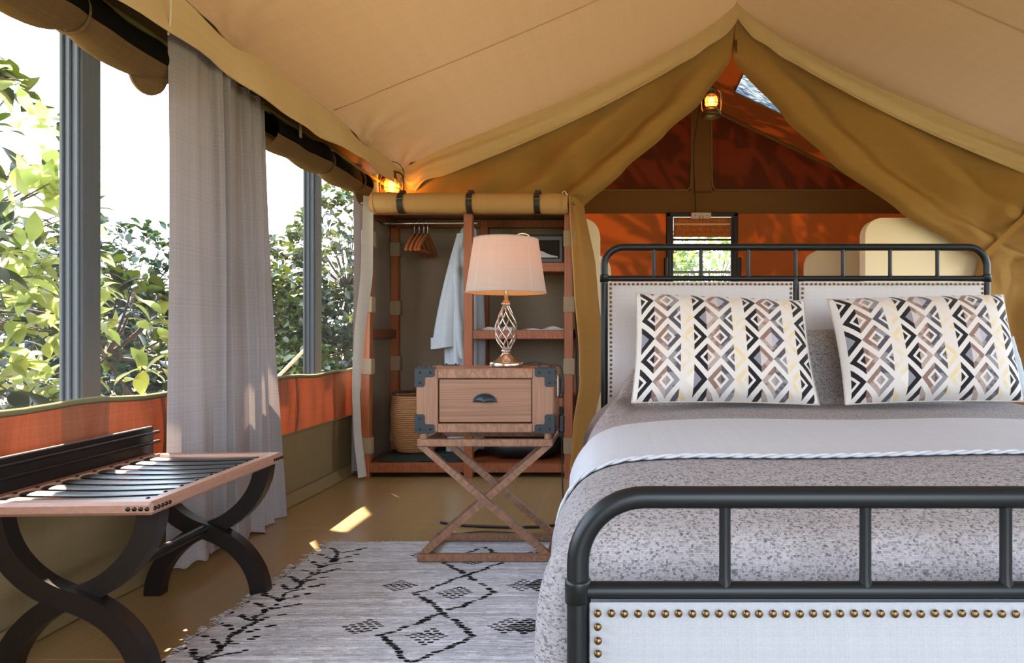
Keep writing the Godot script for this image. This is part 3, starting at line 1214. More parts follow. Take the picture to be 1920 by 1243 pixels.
func hoop(top: float, r: float, z: float) -> PackedVector3Array:
	var p := PackedVector3Array([Vector3(BED_L, 0.0, z), Vector3(BED_L, top * 0.5, z)])
	for k in 13:
		var a := k / 12.0 * PI / 2
		p.append(Vector3(BED_L + r - r * cos(a), top - r + r * sin(a), z))
	p.append(Vector3((BED_L + BED_R) / 2, top, z))
	for k in 13:
		var a := k / 12.0 * PI / 2
		p.append(Vector3(BED_R - r + r * sin(a), top - r + r * cos(a), z))
	p.append(Vector3(BED_R, top * 0.5, z))
	p.append(Vector3(BED_R, 0.0, z))
	return p


func upholstered(bed: Node3D, x0: float, x1: float, y0: float, y1: float, z: float, front: float, called: String) -> MeshInstance3D:
	var st := S()
	var c := Vector3((x0 + x1) / 2, (y0 + y1) / 2, 0)
	for s: float in [1.0, -1.0]:
		grid(st, 40, 24, func(u: float, v: float):
			var a: float = u * 2.0 - 1.0
			var b: float = v * 2.0 - 1.0
			var e := minf(minf(u, 1.0 - u) * (x1 - x0), minf(v, 1.0 - v) * (y1 - y0))
			var t := 0.010 + 0.012 * sqrt(clampf(e / 0.012, 0.0, 1.0)) - 0.004 * exp(-pow((e - 0.0135) / 0.004, 2.0)) + 0.008 * smoothstep(0.02, 0.12, e)
			return Vector3(c.x + s * a * (x1 - x0) / 2, c.y + b * (y1 - y0) / 2, z + s * front * t))
	var o := obj(called, st, K.dimmed_upholstery if called == "footboard_panel" else K.upholstery, bed)
	var step := 0.0208
	var inset := 0.0125
	var zz := z + front * 0.0225
	var spots := []
	var nx := roundi((x1 - x0 - 2 * inset) / step)
	for k in nx + 1:
		spots.append(Vector3(x0 + inset + (x1 - x0 - 2 * inset) * k / nx, y1 - inset, zz))
	var ny := int((y1 - y0 - inset) / step)
	for k in range(1, mini(ny, 26)):
		spots.append(Vector3(x0 + inset, y1 - inset - k * step, zz))
		spots.append(Vector3(x1 - inset, y1 - inset - k * step, zz))
	for p: Vector3 in spots:
		obj("nail", nail_mesh, K.brass_nail, o, on(p + Vector3(rng.randf_range(-0.0006, 0.0006), rng.randf_range(-0.0006, 0.0006), 0), Vector3(0, 0, front)))
	return o


func build_bed() -> void:
	var bed := thing("bed", "large black tubular iron bed with white upholstered panels edged in brass nails", "bed")
	var st := S()
	tube(st, hoop(1.316, 0.09, HEAD_Z), 0.0165, 16)
	obj("headboard_hoop", st, K.iron, bed)
	st = S()
	tube(st, hoop(0.646, 0.105, FOOT_Z), 0.0175, 20)
	obj("footboard_hoop", st, K.iron, bed)
	for e: Array in [[HEAD_Z, 1.17, 1.316, 0.0125, "headboard"], [FOOT_Z, 0.50, 0.646, 0.0135, "footboard"]]:
		var z: float = e[0]
		st = S()
		tube(st, PackedVector3Array([Vector3(BED_L, e[1], z), Vector3(BED_R, e[1], z)]), e[3], 14)
		obj(e[4] + "_rail", st, K.iron, bed)
		for k in 7:
			var x := 0.833 + (k - 3) * 0.2213
			st = S()
			tube(st, PackedVector3Array([Vector3(x, e[1], z), Vector3(x, e[1] + 0.02, z), Vector3(x, e[2] - 0.02, z), Vector3(x, e[2], z)]), [0.0125, 0.0092, 0.0092, 0.0115], 12)
			obj(e[4] + "_bar", st, K.iron, bed)
		for x: float in [BED_L, BED_R]:
			st = S()
			var y0: float = e[1] - 0.018
			lathe(st, [Vector2(0.016, y0 - 0.001), Vector2(0.0205, y0), Vector2(0.0208, y0 + 0.03), Vector2(0.0205, y0 + 0.034), Vector2(0.0165, y0 + 0.036)], 20, Transform3D(Basis(), Vector3(x, 0, z)))
			obj("collar", st, K.iron, bed)
			st = S()
			lathe(st, [Vector2(0.001, 0.0), Vector2(0.024, 0.0), Vector2(0.025, 0.01), Vector2(0.019, 0.022)], 18, Transform3D(Basis(), Vector3(x, 0, z)))
			obj("foot_cap", st, K.iron, bed)
	st = S()
	tube(st, PackedVector3Array([Vector3(0.833, 0.4, HEAD_Z), Vector3(0.833, 1.17, HEAD_Z)]), 0.0125, 12)
	obj("middle_post", st, K.iron, bed)
	for y: float in [0.52, 0.27]:
		st = S()
		tube(st, PackedVector3Array([Vector3(BED_L, minf(y, 0.5) if y > 0.4 else 0.19, FOOT_Z), Vector3(BED_R, minf(y, 0.5) if y > 0.4 else 0.19, FOOT_Z)]), 0.012, 10)
		if y < 0.4:
			obj("footboard_rail", st, K.iron, bed)
	for x: float in [BED_L + 0.02, BED_R - 0.02]:
		st = S()
		box(st, Vector3(x, 0.27, (HEAD_Z + FOOT_Z) / 2), Vector3(0.03, 0.06, FOOT_Z - HEAD_Z - 0.02), 0.004)
		obj("side_rail", st, K.iron, bed)
	upholstered(bed, BED_L + 0.018, 0.819, 0.42, 1.154, HEAD_Z, 1.0, "headboard_panel")
	upholstered(bed, 0.847, BED_R - 0.018, 0.42, 1.154, HEAD_Z, 1.0, "headboard_panel")
	upholstered(bed, BED_L + 0.0195, BED_R - 0.0195, 0.20, 0.484, FOOT_Z, 1.0, "footboard_panel")


# the bedspread: s runs across the bed, t from head to foot
var across := [Vector3(-0.132, 0.05, 0), Vector3(-0.137, 0.25, 0), Vector3(-0.133, 0.40, 0), Vector3(-0.122, 0.49, 0), Vector3(-0.085, 0.552, 0), Vector3(-0.02, 0.586, 0), Vector3(0.08, 0.601, 0), Vector3(0.3, 0.61, 0), Vector3(0.84, 0.615, 0), Vector3(1.45, 0.61, 0), Vector3(1.70, 0.607, 0), Vector3(1.79, 0.588, 0), Vector3(1.83, 0.52, 0), Vector3(1.84, 0.3, 0), Vector3(1.84, 0.05, 0)]
var along := [Vector3(0, 0, -3.16), Vector3(0, 0, -3.04), Vector3(0, 0, -2.9), Vector3(0, 0, -2.6), Vector3(0, 0.002, -2.0), Vector3(0, 0.006, -1.6), Vector3(0, 0.018, -1.42), Vector3(0, 0.05, -1.28), Vector3(0, 0.10, -1.205), Vector3(0, 0.17, -1.168), Vector3(0, 0.28, -1.156), Vector3(0, 0.42, -1.156)]
var across_line: PackedVector3Array
var along_line: PackedVector3Array


func at_line(p: PackedVector3Array, k: float) -> Vector3:
	var f := clampf(k, 0.0, 1.0) * (p.size() - 1)
	var i := mini(int(f), p.size() - 2)
	return p[i].lerp(p[i + 1], f - i)


func spread(s: float, t: float, lift := 0.0) -> Vector3:
	var a := at_line(across_line, s)
	var b := at_line(along_line, t)
	var da := maxf(0.0, 0.615 - a.y)
	var db := maxf(0.0, b.y)
	var y := 0.615 - pow(pow(da, 2.6) + pow(db, 2.6), 1.0 / 2.6)
	var left := clampf(da / 0.16, 0.0, 1.0)
	var front := clampf(db / 0.16, 0.0, 1.0)
	var corner := minf(left, front)
	var side := -1.0 if a.x < 0.84 else 1.0
	var x := a.x
	var z := b.z
	# hanging cloth ripples
	var hang := left * (1.0 - front)
	x += side * hang * (0.014 * sin(z * 8.0 + 0.6) + 0.007 * sin(z * 19.0))
	z += front * (1.0 - left) * (0.017 * sin(x * 11.5 + 2.2 + y * 3.0) + 0.007 * sin(x * 27.0 + y * 9.0))
	x += side * corner * 0.018 * sin((z + side * x) * 22.0)
	z -= corner * 0.035
	y += 0.004 * sin(x * 7.0 + z * 3.0) * (1.0 - front)
	# pillows tucked in at the head
	var h := 0.325 * smoothstep(-0.09, 0.36, x) * (1.0 - smoothstep(1.34, 1.50, x))
	h *= pow(smoothstep(2.90, 3.03, -z), 0.7) * (1.0 + 0.05 * sin(x * 6.0))
	# a slack roll of cloth where the spread is pulled over the pillow end
	h += 0.05 * exp(-pow((x + 0.045 - 0.22 * (-z - 2.62)) / 0.038, 2.0)) * smoothstep(2.3, 2.8, -z) * (1.0 - smoothstep(0.1, 0.25, x))
	y += h
	return Vector3(x, y, z) + Vector3(0, 1, 0.0) * lift * (1.0 - left) * (1.0 - front) + Vector3(side * left, 0, front).normalized() * lift * maxf(left, front)


func build_bedding() -> void:
	across_line = curve(across, 160)
	along_line = curve(along, 160)
	var st := S()
	grid(st, 170, 180, func(u: float, v: float): return spread(u, v))
	tag(obj("bedspread", st, K.spread), "grey speckled woven bedspread tucked over the pillows and hanging to the floor", "bedspread")

	# pale throw across the bed
	var th := thing("throw_blanket", "pale grey wool throw laid across the middle of the bed", "blanket")
	st = S()
	var t_of := func(z: float) -> float:
		var lo := 0.0
		var hi := 1.0
		for i in 24:
			var mid := (lo + hi) * 0.5
			if at_line(along_line, mid).z < z:
				lo = mid
			else:
				hi = mid
		return lo
	var t0: float = t_of.call(-2.33)
	var t1: float = t_of.call(-1.63)
	grid(st, 150, 24, func(u: float, v: float): return spread(lerpf(0.085, 0.93, u), lerpf(t0, t1, v) + 0.004 * sin(u * 9.0) * v, 0.008 - 0.004 * absf(v * 2.0 - 1.0)))
	obj("wool_cloth", st, K.throw_wool, th)
	st = S()
	for q in 2:
		var line := PackedVector3Array()
		for k in 701:
			var u := k / 700.0
			var p := spread(lerpf(0.085, 0.93, u), t1 + 0.004 * sin(u * 9.0), 0.010)
			var a := u * 190.0 + q * PI
			line.append(p + Vector3(0, sin(a) * 0.0026, cos(a) * 0.0045 + 0.004))
		tube(st, line, 0.0038, 6)
	obj("braided_edge", st, K.throw_wool, th)

	build_cushions()

	# pale blue pillow behind the right cushion
	st = S()
	pillow(st, [Vector3(1.47, 0.63, -2.97), Vector3(1.80, 0.63, -2.97), Vector3(1.80, 0.90, -3.10), Vector3(1.47, 0.90, -3.10)], 0.06, 24, 16)
	tag(obj("pillow", st, K.pillow_cotton), "plain pale blue pillow at the far right, behind the right patterned cushion", "pillow")


# a stuffed cushion between four corners, counter-clockwise from lower left
func pillow(st: SurfaceTool, c: Array, thick: float, nu: int, nv: int) -> void:
	var n: Vector3 = (c[1] - c[0]).cross(c[3] - c[0]).normalized()
	for s: float in [1.0, -1.0]:
		grid(st, nu, nv, func(u: float, v: float):
			var uu: float = u if s > 0.0 else 1.0 - u
			return pillow_point(c, n, uu, v, s * thick))


func pillow_point(c: Array, n: Vector3, u: float, v: float, t: float) -> Vector3:
	var a := u * 2.0 - 1.0
	var b := v * 2.0 - 1.0
	# sides bow in a little so that the corners stand out as ears
	var uu := 0.5 + a * 0.5 * (1.0 - 0.035 * (1.0 - b * b))
	var vv := 0.5 + b * 0.5 * (1.0 - 0.035 * (1.0 - a * a))
	var p: Vector3 = c[0].lerp(c[1], uu).lerp(c[3].lerp(c[2], uu), vv)
	var e := pow(maxf(0.0, (1.0 - pow(absf(a), 3.0)) * (1.0 - pow(absf(b), 3.0))), 0.5)
	var crease := 0.004 * sin(a * 9.0 + b * 4.0) * (1.0 - absf(b)) * absf(a) + 0.005 * sin(b * 11.0) * pow(absf(a), 4.0)
	return p + n * (t * e + crease * signf(t) * e)


func cushion_print(shift: float) -> ImageTexture:
	var w := 900
	var h := 560
	var b := PackedByteArray()
	b.resize(w * h * 3)
	var cols := 13.7
	var period := 1.0 / 2.7
	var n := noise(0.02, 3, 5)
	var inks := [Color("151418"), Color("7d6358"), Color("48464e"), Color("c8b58c")]
	var pale := [Color("77767f"), Color("b3a8a6"), Color("9b99a4"), Color("cfc9bf")]
	var ground := Color("c5c0ba")
	for y in h:
		for x in w:
			var u := (float(x) / w - 0.025) * cols
			var v := float(h - 1 - y) / h / period + shift
			var c := ground
			if u > 0.0 and u < 13.0:
				var col := int(floor(u))
				# the nearest diamond: centres on every column edge, alternate ones half a period off
				var best := 9.0
				var kind := 0
				for k in [col, col + 1]:
					var off := 0.0 if k % 2 == 0 else 0.5
					var row := roundf(v - off)
					var d := absf(u - k) + absf(v - off - row) / 0.335
					if d < best:
						best = d
						kind = k * 7 + int(row) * 3
				var ink: Color = inks[col % 4]
				if col % 4 == 3:
					ink = ground.lerp(ink, clampf(0.55 + n.get_noise_2d(x * 0.5, y * 0.5) * 1.8, 0.08, 1.0))
				var fade := clampf(1.0 + 2.2 * n.get_noise_2d(x * 0.35 + 300.0, y * 0.5), 0.55, 1.0)
				ink = ground.lerp(ink, 1.0 if col % 4 == 0 else fade)
				var hollow := posmod(kind, 5) == 1
				if best > 1.0:
					c = ground
				elif best > 0.57:
					c = ink
				elif hollow:
					c = ground.lerp(pale[col % 4], 0.9)
				elif best < 0.33:
					c = ink
			var g := rng.randf_range(-0.015, 0.015)
			var i := (y * w + x) * 3
			b[i] = clampi(int((c.r + g) * 255), 0, 255)
			b[i + 1] = clampi(int((c.g + g) * 255), 0, 255)
			b[i + 2] = clampi(int((c.b + g) * 255), 0, 255)
	return rgb_image(w, h, b)


func build_cushions() -> void:
	var spec := [
		["left patterned cushion, upright, with black, brown and grey diamond columns", [Vector3(0.055, 0.640, -2.66), Vector3(0.785, 0.632, -2.66), Vector3(0.775, 1.045, -2.84), Vector3(0.075, 1.078, -2.84)], 0.63],
		["right patterned cushion, leaning to the right, with diamond columns in black, ochre and grey", [Vector3(0.888, 0.633, -2.66), Vector3(1.585, 0.645, -2.66), Vector3(1.605, 1.072, -2.84), Vector3(0.872, 1.053, -2.84)], 0.6],
	]
	for k in 2:
		var s: Array = spec[k]
		var m := mat("cushion_print_%d" % k, "ffffff", 0.75)
		m.albedo_texture = cushion_print(s[2])
		m.metallic_specular = 0.3
		m.rim_enabled = true
		m.rim = 0.3
		var o := thing("cushion", s[0], "cushion", Vector3.ZERO, "patterned cushions on the bed")
		var c: Array = s[1]
		var n: Vector3 = (c[1] - c[0]).cross(c[3] - c[0]).normalized()
		var st := S()
		if k == 1:
			# this cover is twisted, so its columns lean
			grid_uv(st, 50, 34, func(u: float, v: float): return pillow_point(c, n, u, v, 0.115), func(u: float, v: float): return Vector2(u, 1.0 - v))
		else:
			grid_uv(st, 50, 34, func(u: float, v: float): return pillow_point(c, n, u, v, 0.115), func(u: float, v: float): return Vector2(u, 1.0 - v))
		obj("printed_front", st, m, o)
		st = S()
		grid(st, 30, 20, func(u: float, v: float): return pillow_point(c, n, 1.0 - u, v, -0.05))
		obj("plain_back", st, K.cushion_back, o)
		st = S()
		var rim := PackedVector3Array()
		for q in 121:
			var t := q / 30.0
			var uv := Vector2(t, 0) if t < 1.0 else Vector2(1, t - 1.0) if t < 2.0 else Vector2(3.0 - t, 1) if t < 3.0 else Vector2(0, 4.0 - t)
			rim.append(pillow_point(c, n, uv.x, uv.y, 0.0))
		tube(st, rim, 0.0035, 6, false)
		obj("seam_edge", st, K.cushion_back, o)


func grid_uv(st: SurfaceTool, nu: int, nv: int, f: Callable, uvf: Callable) -> void:
	for j in nv:
		for i in nu:
			var u0 := float(i) / nu
			var u1 := float(i + 1) / nu
			var v0 := float(j) / nv
			var v1 := float(j + 1) / nv
			quad(st, f.call(u0, v0), f.call(u1, v0), f.call(u1, v1), f.call(u0, v1), uvf.call(u0, v0), uvf.call(u1, v0), uvf.call(u1, v1), uvf.call(u0, v1))


# ---------------------------------------------------------------- bench
func build_bench() -> void:
	var o := thing("luggage_bench", "dark wooden luggage bench with leather slats and curved crossed legs under the window", "bench", Vector3(-1.41, 0.0, -2.05))
	o.rotation.y = 0.05
	# crossed legs at both ends
	for z: float in [0.29, -0.33]:
		for s: float in [1.0, -1.0]:
			var st := S()
			var a := PackedVector2Array()
			var b := PackedVector2Array()
			var n := 32
			var mid := PackedVector2Array()
			for k in n + 1:
				var q := (k / float(n)) * 2.0 - 1.0
				var th := absf(q) * PI / 2
				var y := (0.62 * (1.0 - cos(th)) + 0.38 * absf(q))
				mid.append(Vector2(signf(q) * sin(th) * 0.185 * s * -1.0 if q < 0.0 else sin(th) * 0.185 * s * -1.0, 0.228 + signf(q) * y * (0.228)))
			# legs cross: lower half to one side, upper half to the other
			for k in n + 1:
				var d := (mid[mini(k + 1, n)] - mid[maxi(k - 1, 0)]).normalized()
				var w := 0.026 + 0.004 * absf(k / float(n) - 0.5)
				var nn := Vector2(-d.y, d.x) * w
				a.append(mid[k] + nn)
				b.append(mid[k] - nn)
			b.reverse()
			a.append_array(b)
			for k in a.size():
				a[k].y = clampf(a[k].y, 0.0, 0.455)
			var zz := z + s * 0.012
			prism(st, a, zz - 0.022, zz + 0.022, Transform3D(), true)
			obj("leg", st, K.ebony_y, o)
	var st := S()
	tube(st, PackedVector3Array([Vector3(0, 0.235, 0.30), Vector3(0, 0.235, -0.34)]), 0.0165, 14)
	obj("stretcher", st, K.ebony_z, o)
	# leather bound frame
	for e: Array in [["x", 0.335], ["x", -0.365], ["z", 0.21], ["z", -0.21]]:
		st = S()
		if e[0] == "x":
			box(st, Vector3(0, 0.468, e[1]), Vector3(0.46, 0.034, 0.045), 0.008)
		else:
			box(st, Vector3(e[1], 0.468, -0.015), Vector3(0.042, 0.0335, 0.70), 0.008)
		obj("seat_rail", st, K.tan_leather, o)
	for k in 9:
		st = S()
		var z := 0.278 - k * 0.0735
		grid(st, 16, 6, func(u: float, v: float):
			var q: float = v * 2.0 - 1.0
			return Vector3(lerpf(-0.205, 0.205, u), 0.482 - 0.006 * sin(u * PI) - 0.003 * q * q, z + 0.026 * q))
		grid(st, 16, 1, func(u: float, v: float): return Vector3(lerpf(-0.205, 0.205, u), 0.4765 - 0.006 * sin(u * PI), z + 0.0275 * (1.0 - 2.0 * v)))
		obj("seat_slat", st, K.strap_leather, o)
		for x: float in [-0.192, 0.192]:
			obj("slat_stud", stud_mesh, K.dark_stud, o, on(Vector3(x, 0.484, z + 0.034), Vector3.UP))
	for sx: float in [-1.0, 1.0]:
		for sz: float in [-1.0, 1.0]:
			for k in 4:
				obj("corner_stud", stud_mesh, K.dark_stud, o, on(Vector3(sx * (0.218 - k * 0.0155), 0.468, -0.015 + sz * 0.3725), Vector3(0, 0, sz)))
			for k in 5:
				obj("corner_stud", stud_mesh, K.dark_stud, o, on(Vector3(sx * 0.231, 0.468, -0.015 + sz * (0.363 - k * 0.0155)), Vector3(sx, 0, 0)))
	# upright back board with two proud ribs
	st = S()
	box(st, Vector3(-0.235, 0.526, -0.02), Vector3(0.016, 0.106, 0.76), 0.003)
	obj("back_board", st, K.ebony_z, o)
	for y: float in [0.556, 0.522]:
		st = S()
		box(st, Vector3(-0.225, y, -0.03), Vector3(0.012, 0.010, 0.80), 0.003)
		obj("back_rib", st, K.ebony_z, o)
	st = S()
	for z: float in [0.2, -0.24]:
		box(st, Vector3(-0.238, 0.47, z), Vector3(0.02, 0.05, 0.03), 0.003)
	obj("back_bracket", st, K.ebony_z, o)


# ---------------------------------------------------------------- rug
const RUG_X0 := -1.25
const RUG_X1 := 0.35
const RUG_Z0 := -2.97
const RUG_Z1 := -1.3


func build_rug() -> void:
	var w := 1200
	var h := 1260
	var sx := (RUG_X1 - RUG_X0) / w
	var sz := (RUG_Z1 - RUG_Z0) / h
	var v := PackedFloat32Array()
	v.resize(w * h)
	var pitch := 5
	# weft rows: uneven whites with hairlines of black warp between them
	for r in h / pitch + 1:
		var tone := rng.randf_range(0.88, 1.0)
		var line := rng.randf() < 0.55
		var x := 0
		while x < w:
			var l := rng.randi_range(8, 26)
			var t := tone * rng.randf_range(0.9, 1.06)
			var gap := rng.randf_range(0.25, 0.6) if line and rng.randf() < 0.62 else 0.82
			for i in mini(l, w - x):
				for j in pitch:
					var y := r * pitch + j
					if y < h:
						v[y * w + x + i] = t * (gap if j == 0 and i < l - 2 else 1.0)
			x += l
	# black tufts
	var dab := func(px: float, pz: float, lx: float, lz: float) -> void:
		var cx := (px - RUG_X0) / sx
		var cy := roundf((pz - RUG_Z0) / sz / pitch) * pitch + pitch * 0.5
		var rx := lx / sx
		var ry := lz / sz
		for y in range(maxi(0, int(cy - ry)), mini(h, int(cy + ry) + 1)):
			for x in range(maxi(0, int(cx - rx)), mini(w, int(cx + rx) + 1)):
				var d := pow((x - cx) / rx, 2.0) + pow((y - cy) / ry, 2.0)
				if d < 1.0:
					v[y * w + x] = minf(v[y * w + x], 0.085 + 0.06 * rng.randf())
	var stroke := func(ax: float, az: float, bx: float, bz: float, fat: float) -> void:
		var n := maxi(2, int(Vector2(ax - bx, (az - bz) * 1.3).length() / 0.0155))
		for k in n + 1:
			if rng.randf() < 0.88:
				var t := float(k) / n
				dab.call(lerpf(ax, bx, t) + rng.randf_range(-0.004, 0.004), lerpf(az, bz, t), fat * rng.randf_range(0.8, 1.5), 0.0058 * rng.randf_range(0.8, 1.3))
	# fern along the left border
	var z := RUG_Z0 + 0.09
	stroke.call(-1.135, RUG_Z0 + 0.16, -1.135, RUG_Z1, 0.0085)
	while z < RUG_Z1:
		stroke.call(-1.135, z + 0.07, -1.06, z + 0.01, 0.0095)
		stroke.call(-1.135, z + 0.07, -1.205, z + 0.01, 0.0095)
		dab.call(-1.235, z, 0.008, 0.007)
		z += 0.085
	for q in 3:
		dab.call(-1.13, RUG_Z0 + 0.24 + 0.012 * q, 0.018, 0.008)
	# chains of open diamonds with filled ones inside and between
	for cx: float in [-0.56, -0.06]:
		for k in 5:
			var cz := -2.70 + 0.34 * k
			for s: Vector2 in [Vector2(1, 1), Vector2(-1, 1), Vector2(1, -1), Vector2(-1, -1)]:
				stroke.call(cx + s.x * 0.135, cz, cx, cz + s.y * 0.17, 0.0095)
			for c: Vector2 in [Vector2(cx, cz), Vector2(cx - 0.218, cz - 0.07), Vector2(cx + 0.222, cz - 0.07)]:
				var solid := rng.randf() < 0.25
				for i in range(-4, 5):
					for j in range(-4, 5):
						if absi(i) + absi(j) <= 4 and (i + j) % 2 == 0:
							dab.call(c.x + i * 0.0135, c.y + j * 0.0125, 0.0125 if solid else 0.0095, 0.0062 if solid else 0.0045)
	var b := PackedByteArray()
	b.resize(w * h * 3)
	var mist := noise(0.006, 3, 9)
	for y in h:
		for x in w:
			var g := v[y * w + x] * (1.0 + 0.09 * mist.get_noise_2d(x, y * 2.2)) * rng.randf_range(0.94, 1.04) * 0.82
			var i := (y * w + x) * 3
			b[i] = clampi(int(g * 246), 0, 255)
			b[i + 1] = clampi(int(g * 250), 0, 255)
			b[i + 2] = clampi(int(g * 258), 0, 255)
	var m := mat("rug_weave", "ffffff", 0.95)
	m.metallic_specular = 0.2
	m.albedo_texture = rgb_image(w, h, b)
	m.heightmap_enabled = true
	m.heightmap_texture = m.albedo_texture
	m.heightmap_scale = 0.25
	var o := thing("rug", "off-white hand woven rug with black diamonds and a fern border, beside the bed", "rug")
	var st := S()
	var top := func(u: float, q: float) -> Vector3:
		var zz := lerpf(RUG_Z0, RUG_Z1, q)
		var xx := lerpf(RUG_X0, RUG_X1, u)
		var e := minf(minf(u, 1.0 - u) * (RUG_X1 - RUG_X0), minf(q, 1.0 - q) * (RUG_Z1 - RUG_Z0))
		var y := 0.004 + 0.009 * smoothstep(0.0, 0.012, e) + 0.0012 * sin(zz * 90.0 + 2.0 * sin(xx * 5.0)) + 0.001 * sin(xx * 23.0 + zz * 7.0)
		return Vector3(xx + (0.008 * sin(zz * 41.0) + 0.005 * sin(zz * 97.0)) * (1.0 - u), y, zz + 0.012 * sin(xx * 4.0) * (1.0 - q) + 0.010 * u * (1.0 - q))
	grid(st, 110, 150, func(u: float, q: float): return top.call(u, q))
	obj("woven_pile", st, m, o)
	st = S()
	for k in 420:
		var u := 0.0
		var q := rng.randf()
		if k % 3 == 0:
			u = rng.randf()
			q = 0.0
		var p: Vector3 = top.call(u, q)
		var d := Vector3(-1 if u == 0.0 else 0, 0.1, 0 if u == 0.0 else -1).normalized() + unit() * 0.6
		tube(st, PackedVector3Array([p + Vector3(0, 0.002, 0), p + d * 0.008 + Vector3(0, 0.004, 0), p + d * 0.018]), [0.0013, 0.0011, 0.0006], 4, false)
	obj("frayed_edge", st, K.shelf_cotton, o).set_meta("kind", "stuff")


# ---------------------------------------------------------------- wardrobe
const WF := -4.35
const WB := -4.88


func build_wardrobe() -> void:
	var o := thing("wardrobe", "open wardrobe of reddish wooden posts and taupe canvas with a rolled-up front", "wardrobe")
	var xs := [-1.587, -0.948, -0.31]
	for z: float in [WF, WB]:
		for k in 3:
			var st := S()
			var lean := -0.018 if k == 0 and z == WF else 0.0
			bar(st, Vector3(xs[k] + lean, 0.0, z), Vector3(xs[k], 1.72, z), 0.055, 0.055, Vector3(0, 0, 1))
			obj("post", st, K.mahogany_y, o)
	for y: float in [0.062, 1.70]:
		for z: float in [WF, WB]:
			var st := S()
			bar(st, Vector3(xs[0], y, z + 0.004), Vector3(xs[2], y, z + 0.004), 0.058, 0.035)
			obj("cross_rail", st, K.mahogany_x, o)
	for x: float in [xs[0], xs[2]]:
		for y: float in [0.065, 0.915, 1.70]:
			var st := S()
			bar(st, Vector3(x, y, WF), Vector3(x, y, WB), 0.06, 0.03)
			obj("side_rail", st, K.mahogany_z, o)
	# shelves of the right half
	for y: float in [1.337, 0.909, 0.478]:
		var st := S()
		box(st, Vector3((xs[1] + xs[2]) / 2, y + 0.014, (WF + WB) / 2), Vector3(xs[2] - xs[1] - 0.05, 0.026, WF - WB), 0.003)
		var sh := obj("shelf", st, K.mahogany_x, o)
		st = S()
		box(st, Vector3((xs[1] + xs[2]) / 2, y, WF + 0.006), Vector3(xs[2] - xs[1] - 0.054, 0.058, 0.03), 0.004)
		obj("shelf_front", st, K.mahogany_x, sh)
	var st := S()
	box(st, Vector3((xs[0] + xs[2]) / 2, 0.085, (WF + WB) / 2), Vector3(xs[2] - xs[0] - 0.03, 0.014, WF - WB), 0.003)
	obj("base_board", st, K.mahogany_x, o)
	st = S()
	tube(st, PackedVector3Array([Vector3(xs[0], 1.665, -4.63), Vector3(xs[1], 1.665, -4.63)]), 0.012, 10)
	obj("hanging_rod", st, K.steel, o)
	# canvas skin
	st = S()
	grid(st, 40, 30, func(u: float, v: float): return Vector3(lerpf(xs[0] - 0.03, xs[2] + 0.03, u), lerpf(0.03, 1.74, v), WB - 0.03 + 0.006 * sin(u * 21.0) * sin(v * 5.0)), 3, 3)
	obj("back_canvas", st, K.taupe_canvas, o)
	st = S()
	grid(st, 20, 30, func(u: float, v: float): return Vector3(xs[0] - 0.034 + 0.012 * sin(u * 8.0 + v * 3.0) * sin(PI * v), lerpf(0.03, 1.74, v), lerpf(WB - 0.034, WF - 0.02, u)), 1, 3)
	obj("side_canvas", st, K.taupe_canvas, o)
	st = S()
	grid(st, 20, 30, func(u: float, v: float): return Vector3(xs[2] + 0.04 + 0.01 * sin(u * 8.0 + v * 3.0) * sin(PI * v), lerpf(0.03, 1.74, v), lerpf(WB - 0.034, WF - 0.02, u)), 1, 3)
	obj("side_canvas", st, K.taupe_canvas, o)
	st = S()
	box(st, Vector3((xs[0] + xs[2]) / 2, 1.742, (WF + WB) / 2), Vector3(xs[2] - xs[0] + 0.08, 0.012, WF - WB + 0.06), 0.004)
	obj("top_canvas", st, K.taupe_canvas, o)
	# cloth loops that hold the skin to the posts
	for p: Array in [[xs[0], WF], [xs[0], WB], [xs[2], WF]]:
		for y: float in [1.518, 1.10, 0.706, 0.203]:
			st = S()
			var lean: float = -0.018 * (1.0 - y / 1.72) if p[0] < -1.5 and p[1] == WF else 0.0
			box(st, Vector3(p[0] + 0.004 + lean, y, p[1] + 0.001), Vector3(0.074, 0.102, 0.064), 0.004)
			obj("canvas_loop", st, K.tan_band, o)
	# rolled front with straps
	st = S()
	var zr := WF + 0.045
	grid(st, 28, 90, func(u: float, v: float):
		var x := lerpf(-1.545, -0.318, v)
		var r := 0.064 + 0.0015 * sin(x * 11.0)
		for sx: float in [-1.357, -0.927, -0.504]:
			r -= 0.007 * exp(-pow((x - sx) / 0.03, 2.0))
		var a := -u * TAU
		return Vector3(x, 1.740 - 0.008 * v + sin(a) * r, zr + cos(a) * r))
	for x: float in [-1.545, -0.318]:
		var fan := PackedVector2Array()
		for k in 20:
			fan.append(Vector2(cos(TAU * k / 20), sin(TAU * k / 20)) * 0.062)
		prism(st, fan, -0.004, 0.004, Transform3D(Basis(Vector3(0, 0, 1), Vector3.UP, Vector3(-1, 0, 0)), Vector3(x, 1.736, zr)))
	var roll := obj("rolled_front", st, K.tan_roll, o)
	for x: float in [-1.525, -0.345]:
		st = S()
		var ring := PackedVector3Array()
		for k in 33:
			ring.append(Vector3(x, 1.736 + cos(TAU * k / 32) * 0.066, zr + sin(TAU * k / 32) * 0.066))
		tube(st, ring, 0.004, 6, false)
		obj("edge_binding", st, K.tan_roll, roll)
